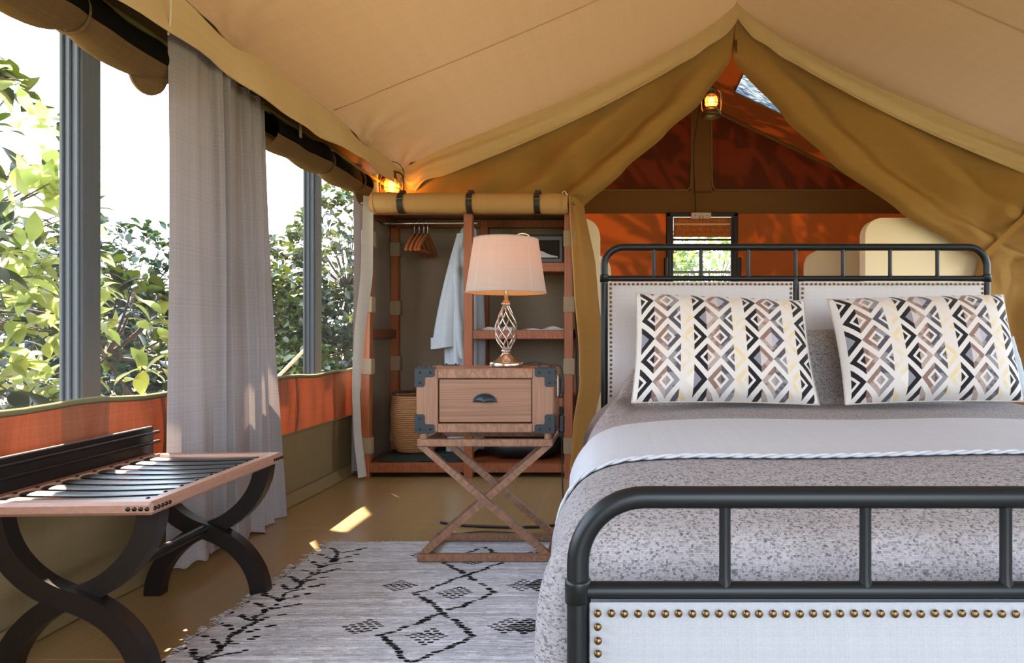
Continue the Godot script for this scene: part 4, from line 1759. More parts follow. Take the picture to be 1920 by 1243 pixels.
	for x: float in [-1.357, -0.927, -0.504]:
		st = S()
		grid(st, 32, 2, func(u: float, v: float):
			var a: float = -u * TAU
			var r := 0.0645
			return Vector3(x + 0.019 * (v * 2.0 - 1.0), 1.737 + sin(a) * r * 1.04, zr + cos(a) * r))
		grid(st, 2, 1, func(u: float, v: float): return Vector3(x - 0.019 + 0.038 * u, 1.80 + 0.022 * v, zr - 0.01))
		box(st, Vector3(x + 0.006, 1.805, zr + 0.008), Vector3(0.034, 0.022, 0.04), 0.005)
		var strap := obj("buckle_strap", st, K.leather_black, roll)
		st = S()
		bar(st, Vector3(x - 0.024, 1.752, zr + 0.064), Vector3(x + 0.024, 1.755, zr + 0.064), 0.005, 0.004)
		obj("strap_keeper", st, K.piping, strap)
	# loose front edges of the skin, left and right
	st = S()
	grid(st, 8, 60, func(u: float, v: float):
		var y := lerpf(1.775, 0.015, v)
		var x0 := look([Vector2(0.0, -1.615), Vector2(0.3, -1.645), Vector2(0.62, -1.655), Vector2(0.9, -1.64), Vector2(1.3, -1.60), Vector2(1.78, -1.583)], y)
		var wide := look([Vector2(0.0, 0.03), Vector2(0.6, 0.035), Vector2(0.95, 0.045), Vector2(1.3, 0.055), Vector2(1.78, 0.05)], y)
		return Vector3(x0 + wide * u, y, WF + 0.05 + 0.05 * (1.0 - u) - 0.012 * sin(y * 5.0 + u * 2.0) * u), 1, 6)
	obj("left_flap", st, K.grey_flap, o)
	st = S()
	grid(st, 24, 60, func(u: float, v: float):
		var y := lerpf(1.79, 0.04, v)
		var x0 := look([Vector2(0.0, -0.30), Vector2(0.35, -0.275), Vector2(0.6, -0.235), Vector2(0.8, -0.238), Vector2(1.2, -0.272), Vector2(1.78, -0.305)], y)
		var wide := look([Vector2(0.0, 0.11), Vector2(0.9, 0.145), Vector2(1.4, 0.13), Vector2(1.8, 0.075)], y)
		return Vector3(x0 + wide * u, y, WF + 0.04 - 0.38 * u * u + 0.022 * sin(u * 9.0 + y * 1.5)), 1, 6)
	obj("right_flap", st, K.mustard_flap, o)
	st = S()
	var hem := PackedVector3Array()
	for k in 41:
		var y := lerpf(1.78, 0.05, k / 40.0)
		hem.append(Vector3(look([Vector2(0.0, -0.30), Vector2(0.35, -0.275), Vector2(0.6, -0.235), Vector2(0.8, -0.238), Vector2(1.2, -0.272), Vector2(1.78, -0.305)], y), y, WF + 0.042 + 0.022 * sin(y * 1.5)))
	tube(st, hem, 0.004, 6)
	obj("flap_hem", st, K.tan_roll, o)
	st = S()
	tube(st, curve([Vector3(-0.345, 1.79, WF + 0.1), Vector3(-0.33, 1.80, WF + 0.105), Vector3(-0.312, 1.775, WF + 0.1)], 6), 0.004, 6)
	obj("zip_tab", st, K.steel, o)


func build_wardrobe_contents() -> void:
	# four wooden hangers bunched on the rod
	var proto: Node3D
	var which := ["first wooden clothes hanger on the rod, nearest the left post", "second wooden clothes hanger from the left in the bunch on the rod", "third wooden clothes hanger from the left in the bunch on the rod", "last wooden clothes hanger in the bunch, nearest the bathrobe"]
	for k in 4:
		if k == 0:
			proto = thing("clothes_hanger", which[0], "hanger", Vector3.ZERO, "wooden hangers on the wardrobe rod")
			var st := S()
			tube(st, curve([Vector3(0, 0.165, -0.212), Vector3(0, 0.215, -0.15), Vector3(0, 0.275, -0.05), Vector3(0, 0.29, 0.0), Vector3(0, 0.275, 0.05), Vector3(0, 0.215, 0.15), Vector3(0, 0.165, 0.212)], 24), 0.0115, 8)
			obj("shoulder_bar", st, K.hanger_wood, proto)
			st = S()
			tube(st, PackedVector3Array([Vector3(0, 0.172, -0.195), Vector3(0, 0.172, 0.195)]), 0.006, 8)
			obj("trouser_bar", st, K.hanger_wood, proto)
			st = S()
			tube(st, curve([Vector3(0, 0.295, 0), Vector3(0, 0.345, 0), Vector3(0, 0.36, 0.012), Vector3(0, 0.378, 0.016), Vector3(0, 0.393, 0.0), Vector3(0, 0.385, -0.015)], 14), 0.0022, 6)
			obj("wire_hook", st, K.steel, proto)
		else:
			proto = copy(proto, which[k])
		proto.position = Vector3(-1.375 + 0.029 * k, 1.296, -4.63)
		proto.rotation.y = [0.03, 0.02, 0.01, -0.01][k]
		proto.rotation.z = [0.01, 0.0, -0.01, 0.0][k]

	# bathrobe
	var o := thing("bathrobe", "pale blue white bathrobe hanging in the wardrobe behind its middle post", "bathrobe", Vector3(-1.03, 0, -4.64))
	var st := S()
	var half := [Vector2(0.12, 0.115), Vector2(0.5, 0.118), Vector2(0.85, 0.128), Vector2(1.2, 0.118), Vector2(1.42, 0.092), Vector2(1.54, 0.055), Vector2(1.61, 0.022)]
	grid(st, 64, 50, func(u: float, v: float):
		var y := lerpf(0.13, 1.62, v)
		var r := look(half, y)
		var a := -u * TAU
		var ripple := 1.0 + (0.10 * sin(a * 7.0 + y * 1.3) + 0.06 * sin(a * 12.0 - y)) * (1.0 - v * 0.5)
		return Vector3(cos(a) * r * ripple, y + 0.012 * sin(a * 4.0) * (1.0 - v), sin(a) * r * 1.25 * ripple), 2, 4)
	obj("robe_body", st, K.robe_cotton, o)
	st = S()
	grid(st, 30, 40, func(u: float, v: float):
		var y := lerpf(0.83, 1.585, v)
		var c := Vector3(lerpf(-0.105, -0.015, pow(v, 1.8)), y, lerpf(0.10, 0.07, v))
		var r := lerpf(0.088, 0.03, pow(v, 0.9))
		var a := -u * TAU
		var k := 1.0 + 0.10 * sin(a * 4.0 + y * 3.0) + 0.05 * sin(a * 9.0)
		return c + Vector3(cos(a) * r * k, 0.012 * cos(a) * (1.0 - v), sin(a) * r * 0.7 * k), 1, 2)
	var sl := obj("sleeve", st, K.robe_cotton, o)
	st = S()
	grid(st, 30, 4, func(u: float, v: float):
		var a := -u * TAU
		var k := (1.0 + 0.10 * sin(a * 4.0 + 2.5) + 0.05 * sin(a * 9.0)) * 1.05
		return Vector3(-0.105 + cos(a) * 0.088 * k, 0.825 + 0.075 * v + 0.012 * cos(a), 0.10 + sin(a) * 0.0616 * k), 1, 1)
	obj("cuff", st, K.robe_cotton, sl)
	st = S()
	tube(st, curve([Vector3(0.01, 0.75, 0.15), Vector3(-0.02, 1.1, 0.155), Vector3(-0.035, 1.42, 0.11), Vector3(-0.01, 1.6, 0.035), Vector3(0.03, 1.63, -0.01), Vector3(0.06, 1.58, 0.03)], 30), [0.018] + range(29).map(func(k): return 0.024 + 0.006 * sin(k * 0.5)) + [0.02], 8)
	obj("collar", st, K.robe_cotton, o)
	st = S()
	tube(st, curve([Vector3(0.02, 1.6, 0), Vector3(0.0, 1.65, 0), Vector3(0.0, 1.675, 0.014), Vector3(0, 1.685, 0)], 8), 0.0022, 6)
	obj("hanger_hook", st, K.steel, o)

	# safe on the top shelf
	o = thing("safe", "small dark grey hotel safe on the top shelf behind the lamp", "safe", Vector3(-0.59, 1.367, -4.62))
	st = S()
	box(st, Vector3(0, 0.099, -0.02), Vector3(0.488, 0.196, 0.34), 0.006)
	obj("casing", st, K.black_plastic, o)
	st = S()
	box(st, Vector3(0, 0.099, 0.155), Vector3(0.462, 0.172, 0.014), 0.004)
	var door := obj("door", st, mat("safe_grey", "4a4d4e", 0.45), o)
	st = S()
	box(st, Vector3(0.115, 0.099, 0.164), Vector3(0.19, 0.12, 0.006), 0.003)
	obj("dark_screen", st, mat("screen_dark", "0b0b0c", 0.15), door)
	st = S()
	prism(st, PackedVector2Array([Vector2(0.03, 0.044), Vector2(0.20, 0.044), Vector2(0.2, 0.052), Vector2(0.15, 0.062), Vector2(0.10, 0.085), Vector2(0.05, 0.10), Vector2(0.03, 0.095)]), 0.167, 0.172)
	obj("white_slip", st, K.shelf_cotton, door)
	st = S()
	lathe(st, [Vector2(0.02, 0.0), Vector2(0.02, 0.014), Vector2(0.016, 0.018), Vector2(0.0001, 0.018)], 18, Transform3D(Basis(Vector3.RIGHT, Vector3(0, 0, 1), Vector3.DOWN), Vector3(-0.12, 0.1, 0.162)))
	obj("dial", st, K.steel, door)

	st = S()
	grid(st, 40, 12, func(u: float, v: float): return Vector3(lerpf(-0.87, -0.35, u), 0.947 + 0.012 * sin(u * 9.0) * (0.6 + 0.4 * sin(v * 4.0)) + 0.008 * sin(u * 23.0 + v * 3.0) + (0.006 if v > 0.5 else 0.0), lerpf(-4.40, -4.75, v)))
	grid(st, 40, 2, func(u: float, v: float): return Vector3(lerpf(-0.87, -0.35, u), lerpf(0.938, 0.947 + 0.012 * sin(u * 9.0) * 0.6 + 0.008 * sin(u * 23.0), v), -4.399 + 0.006 * sin(v * PI)))
	tag(obj("folded_towel", st, K.shelf_cotton), "thin white crumpled cloth lying on the middle wardrobe shelf behind the lamp", "towel")

	# wicker basket: vertical stakes and bands of weave
	o = thing("basket", "round woven wicker basket on the wardrobe floor behind the nightstand", "basket", Vector3(-1.355, 0.135, -4.60))
	st = S()
	var rows := 30
	var prof := [Vector2(0.0, 0.118), Vector2(0.04, 0.142), Vector2(0.14, 0.158), Vector2(0.26, 0.160), Vector2(0.38, 0.148)]
	for r in rows:
		var y := 0.004 + 0.372 * r / rows
		var line := PackedVector3Array()
		for k in 73:
			var a := TAU * k / 72.0
			var rr := look(prof, y) + 0.0045 * cos(k * PI / 1.5 + (r % 2) * PI) + rng.randf_range(-0.0006, 0.0006)
			line.append(Vector3(cos(a) * rr, y, sin(a) * rr))
		tube(st, line, 0.0062, 6, false)
	var weave := obj("woven_wall", st, K.wicker, o)
	weave.set_meta("kind", "stuff")
	st = S()
	lathe(st, [Vector2(0.0001, 0.0), Vector2(0.112, 0.0), Vector2(0.133, 0.04), Vector2(0.149, 0.14), Vector2(0.151, 0.26), Vector2(0.139, 0.375)], 30)
	obj("inner_wall", st, mat("wicker_dark", "6b4526", 0.8), o)
	st = S()
	for q in 2:
		var line := PackedVector3Array()
		for k in 241:
			var a := TAU * k / 240.0
			var w := a * 24.0 + q * PI
			line.append(Vector3(cos(a) * (0.147 + 0.006 * cos(w)), 0.383 + 0.006 * sin(w), sin(a) * (0.147 + 0.006 * cos(w))))
		tube(st, line, 0.0055, 5, false)
	obj("braided_rim", st, mat("wicker_rim", "5c3a22", 0.7), o)

	st = S()
	grid(st, 30, 16, func(u: float, v: float):
		var e := minf(minf(u, 1.0 - u) * 0.56, minf(v, 1.0 - v) * 0.46)
		return Vector3(lerpf(-1.545, -0.985, u), 0.094 + 0.032 * smoothstep(0.0, 0.03, e) + 0.003 * sin(u * 14.0 + v * 6.0), lerpf(-4.375, -4.84, v)))
	tag(obj("floor_pad", st, mat("pad_green", "1c2624", 0.9)), "dark green padded mat on the wardrobe floor under the basket", "mat")
	o = thing("black_bag", "soft black bag lying on the wardrobe floor at the right", "bag", Vector3(-0.62, 0.092, -4.6))
	st = S()
	grid(st, 40, 20, func(u: float, v: float):
		var a := -u * TAU
		var r := sin(v * PI)
		return Vector3(cos(a) * 0.27 * pow(r, 0.5), 0.075 - 0.075 * cos(v * PI) + 0.01 * sin(a * 5.0) * r, sin(a) * 0.19 * pow(r, 0.5)))
	obj("bag_body", st, K.black_plastic, o)
	st = S()
	bar(st, Vector3(0.09, 0.06, 0.196), Vector3(0.15, 0.068, 0.186), 0.012, 0.006)
	obj("buckle", st, K.steel, o)


# ---------------------------------------------------------------- nightstand
const NX := -0.52
const NZ := -2.67
const ND := 0.30


func corner_plate(st: SurfaceTool, sx: float, sy: float) -> PackedVector2Array:
	var a := 0.074
	var w := 0.035
	var p := PackedVector2Array([Vector2(0, 0), Vector2(a, 0), Vector2(a, w - 0.006), Vector2(a - 0.006, w), Vector2(w + 0.005, w), Vector2(w, w + 0.005), Vector2(w, a - 0.006), Vector2(w - 0.006, a), Vector2(0, a)])
	for k in p.size():
		p[k] = Vector2(p[k].x * sx, p[k].y * sy)
	return p


func build_nightstand() -> void:
	var o := thing("nightstand", "wooden campaign chest nightstand with iron corners on a folding crossed stand", "nightstand", Vector3(NX, 0, NZ))
	var x0 := -0.268
	var x1 := 0.268
	var y0 := 0.522
	var y1 := 0.772
	var rivet := dome(0.0052, 0.0055, 9)
	# carcass boards
	var st := S()
	box(st, Vector3(x0 + 0.042, (y0 + y1) / 2, -0.012), Vector3(0.084, y1 - y0 - 0.004, 0.024), 0.003)
	obj("stile", st, K.teak_y, o)
	st = S()
	box(st, Vector3(x1 - 0.041, (y0 + y1) / 2, -0.012), Vector3(0.082, y1 - y0 - 0.004, 0.024), 0.003)
	obj("stile", st, K.teak_y, o)
	st = S()
	box(st, Vector3(0.0015, y1 - 0.019, -0.011), Vector3(0.371, 0.038, 0.024), 0.003)
	obj("front_rail", st, K.teak_x, o)
	st = S()
	box(st, Vector3(0.0015, y0 + 0.0175, -0.011), Vector3(0.371, 0.035, 0.024), 0.003)
	obj("front_rail", st, K.teak_x, o)
	st = S()
	box(st, Vector3(0, y1 - 0.004, -ND / 2), Vector3(0.534, 0.010, ND - 0.004), 0.003)
	obj("top_board", st, K.teak_x, o)
	for x: float in [x0 + 0.008, x1 - 0.008]:
		st = S()
		box(st, Vector3(x, (y0 + y1) / 2, -ND / 2 - 0.01), Vector3(0.015, y1 - y0 - 0.006, ND - 0.03), 0.003)
		obj("side_board", st, K.teak_z, o)
	st = S()
	box(st, Vector3(0, y0 + 0.006, -ND / 2), Vector3(0.52, 0.01, ND - 0.02), 0.003)
	box(st, Vector3(0, (y0 + y1) / 2, -ND + 0.006), Vector3(0.52, y1 - y0 - 0.01, 0.01), 0.003)
	obj("back_board", st, K.teak_x, o)
	# drawer
	st = S()
	box(st, Vector3(0.0015, 0.6465, -0.015), Vector3(0.364, 0.170, 0.018), 0.003)
	var dr := obj("drawer", st, K.drawer_wood, o)
	st = S()
	# cup pull: a quarter dome with a flange, open below
	grid(st, 22, 10, func(u: float, v: float):
		var a := PI * u
		var b := PI * 0.5 * v
		return Vector3(0.0 + cos(a) * 0.042 * cos(b), 0.640 + sin(a) * 0.032 * cos(b), -0.005 + 0.026 * sin(b) * pow(sin(a), 0.25)))
	var fl := PackedVector2Array()
	for k in 21:
		fl.append(Vector2(cos(PI * k / 20) * 0.047, 0.640 + sin(PI * k / 20) * 0.0365))
	for k in 21:
		fl.append(Vector2(cos(PI * (20 - k) / 20) * 0.040, 0.640 + sin(PI * (20 - k) / 20) * 0.030))
	prism(st, fl, -0.007, -0.002)
	obj("cup_pull", st, K.bracket, dr)
	# iron corners on the front, sides and top
	for sx: float in [1.0, -1.0]:
		for sy: float in [1.0, -1.0]:
			st = S()
			var cx := x0 - 0.002 if sx > 0 else x1 + 0.002
			var cy := y0 - 0.002 if sy > 0 else y1 + 0.003
			var poly := corner_plate(st, sx, sy)
			for k in poly.size():
				poly[k] += Vector2(cx, cy)
			prism(st, poly, 0.0, 0.0035)
			# the side face
			var side := corner_plate(st, 1, sy)
			for k in side.size():
				side[k] += Vector2(0, cy)
			prism(st, side, 0.0, 0.003, Transform3D(Basis(Vector3(0, 0, -1), Vector3.UP, Vector3.RIGHT), Vector3(cx - (0.003 if sx > 0 else 0.0), 0, 0.0035)))
			if sy < 0:
				var top := corner_plate(st, sx, 1)
				for k in top.size():
					top[k].x += cx
				prism(st, top, 0.0, 0.003, Transform3D(Basis(Vector3.RIGHT, Vector3(0, 0, -1), Vector3.UP), Vector3(0, cy - 0.001, 0.0035)))
			var pl := obj("corner_plate", st, K.bracket, o)
			for q: Vector2 in [Vector2(0.017, 0.017), Vector2(0.057, 0.017), Vector2(0.017, 0.057)]:
				obj("rivet", rivet, K.bracket, pl, on(Vector3(cx + sx * q.x, cy + sy * q.y, 0.0035), Vector3(0, 0, 1)))
				obj("rivet", rivet, K.bracket, pl, on(Vector3(cx - sx * 0.003, cy + sy * q.y, 0.0035 - q.x), Vector3(-sx, 0, 0)))
				if sy < 0:
					obj("rivet", rivet, K.bracket, pl, on(Vector3(cx + sx * q.x, cy + 0.002, 0.0035 - q.y), Vector3.UP))
	for sx: float in [1.0, -1.0]:
		st = S()
		box(st, Vector3(sx * 0.18 - 0.02, y1 + 0.003, -ND + 0.02), Vector3(0.07, 0.004, 0.03), 0.001)
		var hg := obj("rear_plate", st, K.bracket, o)
		for q: float in [-0.02, 0.02]:
			obj("rivet", rivet, K.bracket, hg, on(Vector3(sx * 0.18 - 0.02 + q, y1 + 0.005, -ND + 0.02), Vector3.UP))
	# carrying handle on the side
	st = S()
	tube(st, curve([Vector3(x1 + 0.004, 0.735, -0.10), Vector3(x1 + 0.012, 0.722, -0.10), Vector3(x1 + 0.014, 0.66, -0.10), Vector3(x1 + 0.014, 0.655, -0.12), Vector3(x1 + 0.014, 0.655, -0.19), Vector3(x1 + 0.014, 0.66, -0.20), Vector3(x1 + 0.012, 0.722, -0.20), Vector3(x1 + 0.004, 0.735, -0.20)], 40), 0.0045, 8)
	obj("side_handle", st, K.bracket, o)
	st = S()
	box(st, Vector3(x1 + 0.012, 0.700, -0.075), Vector3(0.006, 0.085, 0.022), 0.002)
	obj("chrome_catch", st, K.steel, o).set_meta("label", "bright chrome catch on the side")
	# the stand: pegs, two crossed frames, rails
	for x: float in [x0 + 0.024, x1 - 0.022]:
		for z: float in [-0.022, -ND + 0.022]:
			st = S()
			lathe(st, [Vector2(0.0145, 0.494), Vector2(0.0155, 0.497), Vector2(0.0155, 0.521), Vector2(0.0145, 0.523)], 16, Transform3D(Basis(), Vector3(x, 0, z)))
			obj("peg", st, K.teak_y, o)
	for z: float in [-0.016, -ND + 0.016]:
		for y: float in [0.481, 0.030]:
			st = S()
			bar(st, Vector3(x0 + 0.002, y, z), Vector3(x1 - 0.002, y, z), 0.029, 0.028)
			obj("stand_rail", st, K.teak_x, o)
		for s: float in [1.0, -1.0]:
			# the leg's own x axis runs along it, so the grain does too
			st = S()
			var dir := Vector2(-s * 0.487, 0.42).normalized()
			var turn := Transform3D(Basis(Vector3(dir.x, dir.y, 0), Vector3(-dir.y, dir.x, 0), Vector3(0, 0, 1)), Vector3(0, 0.256, z + s * 0.006))
			var leg := PackedVector2Array()
			for p: Vector2 in [Vector2(s * 0.262, 0.046), Vector2(s * 0.222, 0.046), Vector2(s * -0.262, 0.466), Vector2(s * -0.225, 0.466)]:
				var q := turn.affine_inverse() * Vector3(p.x, p.y, 0)
				leg.append(Vector2(q.x, q.y))
			prism(st, leg, -0.012, 0.012)
			obj("crossed_leg", st, K.teak_x, o, turn)
	for x: float in [x0 + 0.016, x1 - 0.016]:
		for y: float in [0.480, 0.031]:
			st = S()
			bar(st, Vector3(x, y, -0.028), Vector3(x, y, -ND + 0.028), 0.027, 0.026)
			obj("side_rail", st, K.teak_z, o)


# ---------------------------------------------------------------- lamp
func build_lamp() -> void:
	var at := Vector3(-0.457, 0.774, -2.80)
	var o := thing("table_lamp", "table lamp with twisted metal cage stem and cream tapered shade on the nightstand", "lamp", at)
	var st := S()
	lathe(st, [Vector2(0.0001, 0.0), Vector2(0.066, 0.0), Vector2(0.0675, 0.003), Vector2(0.0675, 0.014), Vector2(0.066, 0.018), Vector2(0.060, 0.021), Vector2(0.052, 0.024), Vector2(0.040, 0.031), Vector2(0.026, 0.043), Vector2(0.016, 0.054), Vector2(0.0145, 0.058), Vector2(0.019, 0.062), Vector2(0.020, 0.066), Vector2(0.015, 0.070)], 40)
	obj("base", st, K.nickel, o)
	for k in 8:
		st = S()
		var line := PackedVector3Array()
		for q in 33:
			var t := q / 32.0
			var r := 0.0105 + 0.033 * pow(sin(PI * pow(t, 0.8)), 1.15)
			var a := TAU * k / 8.0 + t * 2.6
			line.append(Vector3(cos(a) * r, 0.068 + 0.185 * t, sin(a) * r))
		tube(st, line, 0.0036, 7)
		obj("cage_rod", st, K.nickel, o)
	st = S()
	lathe(st, [Vector2(0.012, 0.250), Vector2(0.0195, 0.253), Vector2(0.0195, 0.258), Vector2(0.016, 0.266), Vector2(0.010, 0.272), Vector2(0.008, 0.276), Vector2(0.008, 0.36), Vector2(0.016, 0.362), Vector2(0.016, 0.395), Vector2(0.0001, 0.396)], 24)
	obj("neck", st, K.nickel, o)
	st = S()
	lathe(st, [Vector2(0.012, 0.39), Vector2(0.018, 0.405), Vector2(0.026, 0.43), Vector2(0.028, 0.445), Vector2(0.022, 0.465), Vector2(0.0001, 0.473)], 20)
	obj("bulb", st, K.bulb_glow, o)
	st = S()
	lathe(st, [Vector2(0.164, 0.303), Vector2(0.1312, 0.522)], 64)
	var sh := obj("shade", st, K.lampshade, o)
	for e: Vector2 in [Vector2(0.164, 0.303), Vector2(0.1312, 0.522)]:
		st = S()
		var ring := PackedVector3Array()
		for k in 65:
			ring.append(Vector3(cos(TAU * k / 64) * e.x, e.y, sin(TAU * k / 64) * e.x))
		tube(st, ring, 0.0022, 6, false)
		obj("shade_rim", st, K.lampshade, sh)
	for a: float in [2.25, 0.75]:
		st = S()
		bar(st, Vector3(cos(a) * 0.1635, 0.306, sin(a) * 0.1635), Vector3(cos(a) * 0.1315, 0.520, sin(a) * 0.1315), 0.002, 0.003, Vector3(cos(a), 0, sin(a)), 0.0005)
		obj("shade_seam", st, mat("seam_grey", "b5aba6", 0.9), sh)
	st = S()
	for k in 3:
		var a := TAU * k / 3.0 + 0.4
		tube(st, PackedVector3Array([Vector3(0, 0.515, 0), Vector3(cos(a) * 0.131, 0.521, sin(a) * 0.131)]), 0.002, 6)
	tube(st, curve([Vector3(0.016, 0.39, 0), Vector3(0.05, 0.45, 0), Vector3(0.035, 0.508, 0), Vector3(0, 0.516, 0), Vector3(-0.035, 0.508, 0), Vector3(-0.05, 0.45, 0), Vector3(-0.016, 0.39, 0)], 24), 0.002, 6)
	obj("shade_spider", st, K.steel, o)
	st = S()
	tube(st, curve([Vector3(0.035, 0.523, 0.02), Vector3(0.055, 0.541, 0.02), Vector3(0.085, 0.541, 0.02), Vector3(0.11, 0.521, 0.02)], 14), 0.0022, 6)
	obj("white_wire", st, K.white_plastic, o)
	# flex over the edge of the chest with a switch in the line
	st = S()
	tube(st, curve([Vector3(0.06, 0.008, -0.02), Vector3(0.11, 0.016, -0.05), Vector3(0.17, 0.006, -0.05), Vector3(0.213, 0.0, -0.05), Vector3(0.229, -0.03, -0.04), Vector3(0.235, -0.10, -0.03), Vector3(0.228, -0.17, -0.02), Vector3(0.226, -0.20, -0.02)], 40), 0.0028, 6)
	tube(st, curve([Vector3(0.226, -0.27, -0.02), Vector3(0.228, -0.45, -0.02), Vector3(0.235, -0.65, -0.03), Vector3(0.222, -0.752, -0.09), Vector3(0.18, -0.768, -0.24), Vector3(0.02, -0.770, -0.3), Vector3(-0.15, -0.770, -0.33), Vector3(-0.25, -0.770, -0.30)], 60), 0.0028, 6)
	var flex := obj("flex", st, K.cable_black, o)
	st = S()
	box(st, Vector3(0.226, -0.235, -0.02), Vector3(0.024, 0.075, 0.018), 0.005)
	obj("inline_switch", st, K.black_plastic, flex)
	glow("table_lamp_light", at + Vector3(0, 0.44, 0), Color(1.0, 0.60, 0.24), 0.045, 0.03)


# ---------------------------------------------------------------- curtains
func drape(called: String, label: String, z0: float, z1: float, x: float, top: float, bottom: float, flat: float, seed_: float, flare: float) -> void:
	var o := thing("window_curtain", label, "curtain", Vector3(x, bottom, z0), "grey linen window curtains")
	var st := S()
	var f := func(u: float, v: float) -> Vector3:
		# a flat breadth, then a bunch of narrow folds
		var w := 0.0
		if u < flat:
			w = 0.03 * sin(u / flat * PI) + 0.004 * sin(u * 23.0 + seed_)
		else:
			var q := (u - flat) / (1.0 - flat)
			w = 0.055 * sin(q * TAU * 2.0 + v * 0.4) * (0.6 + 0.4 * sin(q * 5.0 + seed_)) + 0.008 * sin(q * TAU * 7.0)
		var loose := lerpf(0.75, 1.25, v)
		var y := lerpf(top - bottom, 0.0, v)
		return Vector3(w * loose + 0.006 * sin(v * 5.0 + u * 9.0), y + 0.008 * sin(u * 31.0) * smoothstep(0.97, 1.0, v), lerpf(0.0, z1 - z0, u) * lerpf(1.0, flare, v))
	grid(st, 150, 40, func(u: float, v: float): return f.call(u, v), 3, 6)
	obj("linen_cloth", st, K.curtain_cloth, o)
	st = S()
	var line := PackedVector3Array()
	for k in 121:
		line.append(f.call(k / 120.0, 1.0))
	tube(st, line, 0.004, 5)
	obj("hem", st, K.curtain_cloth, o)
	

func build_curtains() -> void:
	drape("window_curtain", "nearer grey linen curtain panel, hanging just past the rolled blind by the bench", -2.45, -2.83, WALL + 0.165, 2.0, 0.055, 0.66, 0.0, 1.12)
	drape("window_curtain", "farther grey linen curtain panel of the pair, beside the second mesh window", -2.81, -3.21, WALL + 0.115, 2.0, 0.012, 0.50, 2.0, 1.42)
	drape("window_curtain", "narrow grey linen curtain in the corner beside the wardrobe", -4.40, -4.84, WALL + 0.075, 2.02, 0.02, 0.35, 4.0, 1.03)


# ---------------------------------------------------------------- lanterns and small things
func lantern(label: String, at: Vector3, hang: float) -> void:
	# at: the point midway up the glass
	var o := thing("hurricane_lantern", label, "lantern", at, "electric hurricane lanterns")
	var st := S()
	lathe(st, [Vector2(0.0001, -0.125), Vector2(0.075, -0.125), Vector2(0.080, -0.118), Vector2(0.080, -0.095), Vector2(0.070, -0.085), Vector2(0.062, -0.07), Vector2(0.045, -0.058), Vector2(0.045, -0.05), Vector2(0.0001, -0.05)], 30)
	obj("tank", st, K.aged_brass, o)
	st = S()
	lathe(st, [Vector2(0.036, -0.05), Vector2(0.050, -0.025), Vector2(0.054, 0.0), Vector2(0.048, 0.03), Vector2(0.036, 0.052)], 28)
	obj("glass_globe", st, K.glass, o)
	st = S()
	lathe(st, [Vector2(0.036, 0.05), Vector2(0.040, 0.054), Vector2(0.034, 0.066), Vector2(0.030, 0.09), Vector2(0.034, 0.094), Vector2(0.026, 0.108), Vector2(0.0001, 0.112)], 24)
	obj("hood", st, K.aged_brass, o)
	for s: float in [1.0, -1.0]:
		st = S()
		tube(st, curve([Vector3(s * 0.058, -0.10, 0), Vector3(s * 0.080, -0.06, 0), Vector3(s * 0.080, 0.05, 0), Vector3(s * 0.065, 0.085, 0), Vector3(s * 0.03, 0.10, 0)], 24), 0.0065, 8)
		obj("side_tube", st, K.aged_brass, o)
	st = S()
	for y: float in [-0.02, 0.028]:
		var ring := PackedVector3Array()
		for k in 33:
			ring.append(Vector3(cos(TAU * k / 32) * 0.058, y, sin(TAU * k / 32) * 0.058))
		tube(st, ring, 0.0018, 5, false)
	obj("wire_guard", st, K.aged_brass, o)
	st = S()
	tube(st, curve([Vector3(-0.08, 0.03, 0), Vector3(-0.085, 0.10, 0), Vector3(-0.05, 0.155, 0), Vector3(0, 0.17, 0), Vector3(0.05, 0.155, 0), Vector3(0.085, 0.10, 0), Vector3(0.08, 0.03, 0)], 30), 0.0025, 6)
	tube(st, PackedVector3Array([Vector3(0, 0.17, 0), Vector3(0.002, 0.17 + hang, 0)]), 0.002, 6)
	obj("bail_wire", st, K.aged_brass, o)
	st = S()
	lathe(st, [Vector2(0.0001, -0.045), Vector2(0.014, -0.04), Vector2(0.022, -0.015), Vector2(0.023, 0.005), Vector2(0.015, 0.03), Vector2(0.0001, 0.04)], 18)
	obj("bulb", st, K.flame_glow, o)
	glow("lantern_light", at, Color(1.0, 0.60, 0.22), 0.10, 0.03)


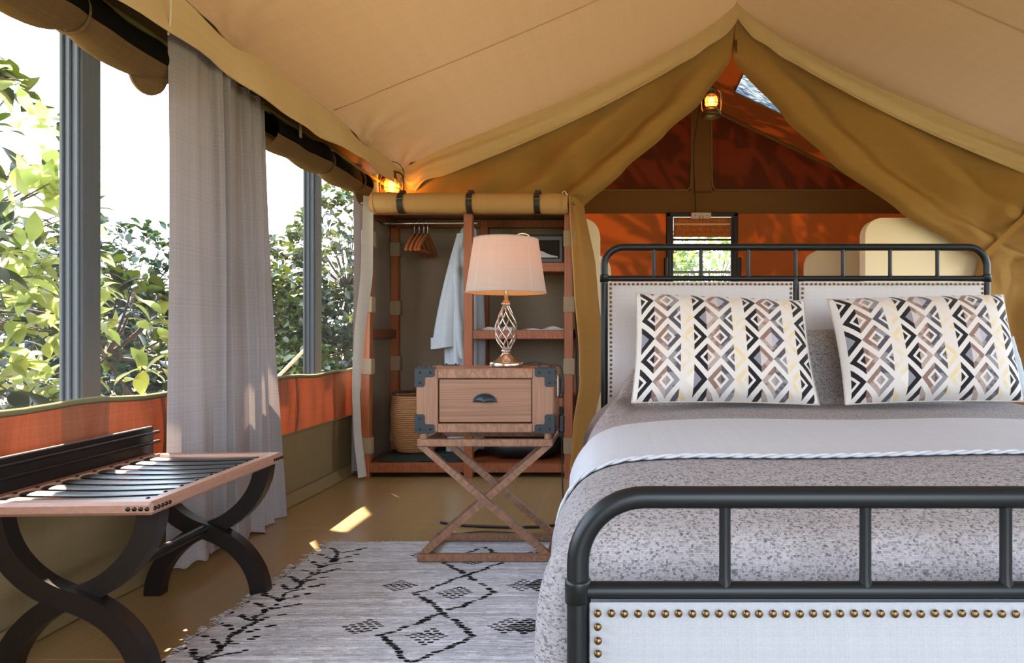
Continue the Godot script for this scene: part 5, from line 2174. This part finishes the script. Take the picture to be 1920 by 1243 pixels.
func build_small() -> void:
	lantern("glowing hurricane lantern tucked in the corner above the wardrobe's rolled front", Vector3(-1.575, 1.945, -4.76), 0.10)
	lantern("brass hurricane lantern hanging below the bathroom ridge, above the headboard", Vector3(0.755, 2.79, -5.5), 0.27)

	var st := S()
	tube(st, curve([Vector3(0.757, 3.23, -5.52), Vector3(0.70, 2.70, -6.2), Vector3(0.78, 2.45, -6.93), Vector3(0.79, 2.3, -6.955), Vector3(0.795, 2.15, -6.95)], 50), 0.0045, 6)
	tag(obj("lantern_cable", st, K.cable_black), "thin dark cable running down the bathroom's upright band to the white box", "cable")
	var o := thing("junction_box", "small cream junction box above the bathroom window with a thin light tube", "junction box", Vector3(0.846, 2.118, BACK + 0.075))
	st = S()
	box(st, Vector3(0, 0, 0), Vector3(0.20, 0.062, 0.05), 0.005)
	obj("box_cover", st, K.white_plastic, o)
	for x: float in [-0.06, 0.06]:
		obj("screw", stud_mesh, K.frame_dark, o, on(Vector3(x, 0.0, 0.025), Vector3(0, 0, 1)))
	st = S()
	for x: float in [-0.012, 0.012]:
		tube(st, curve([Vector3(x, 0.0, 0.026), Vector3(x * 1.5, -0.03, 0.04), Vector3(x * 1.3, -0.06, 0.035)], 10), 0.003, 5)
	obj("wire_tail", st, K.cable_black, o)
	st = S()
	tube(st, PackedVector3Array([Vector3(-0.27, -0.088, 0.03), Vector3(0.29, -0.088, 0.03)]), 0.008, 8)
	obj("light_tube", st, K.white_plastic, o)

	# pull cord and toggle at the left eave
	st = S()
	tube(st, curve([Vector3(-1.55, 2.16, -2.36), Vector3(-1.545, 2.08, -2.36), Vector3(-1.55, 2.0, -2.365), Vector3(-1.56, 1.945, -2.37)], 20), 0.0038, 6)
	tag(obj("pull_cord", st, K.white_plastic), "thin cream cord hanging down the left eave flap near the curtain", "cord")
	st = S()
	box(st, Vector3(-1.612, 1.945, -3.47), Vector3(0.008, 0.075, 0.02), 0.003)
	tag(obj("toggle_tab", st, K.tan_band), "small cream toggle tab hanging below the eave flap over the second blind", "tab")

	st = S()
	tube(st, curve([Vector3(-0.85, 0.006, -3.28), Vector3(-0.72, 0.007, -3.22), Vector3(-0.5, 0.007, -3.19), Vector3(-0.36, 0.007, -3.2), Vector3(-0.25, 0.007, -3.24), Vector3(0.0, 0.007, -3.3)], 40), 0.0062, 8)
	tag(obj("floor_cable", st, K.cable_black), "black electric cable snaking across the floor behind the nightstand stand", "cable")
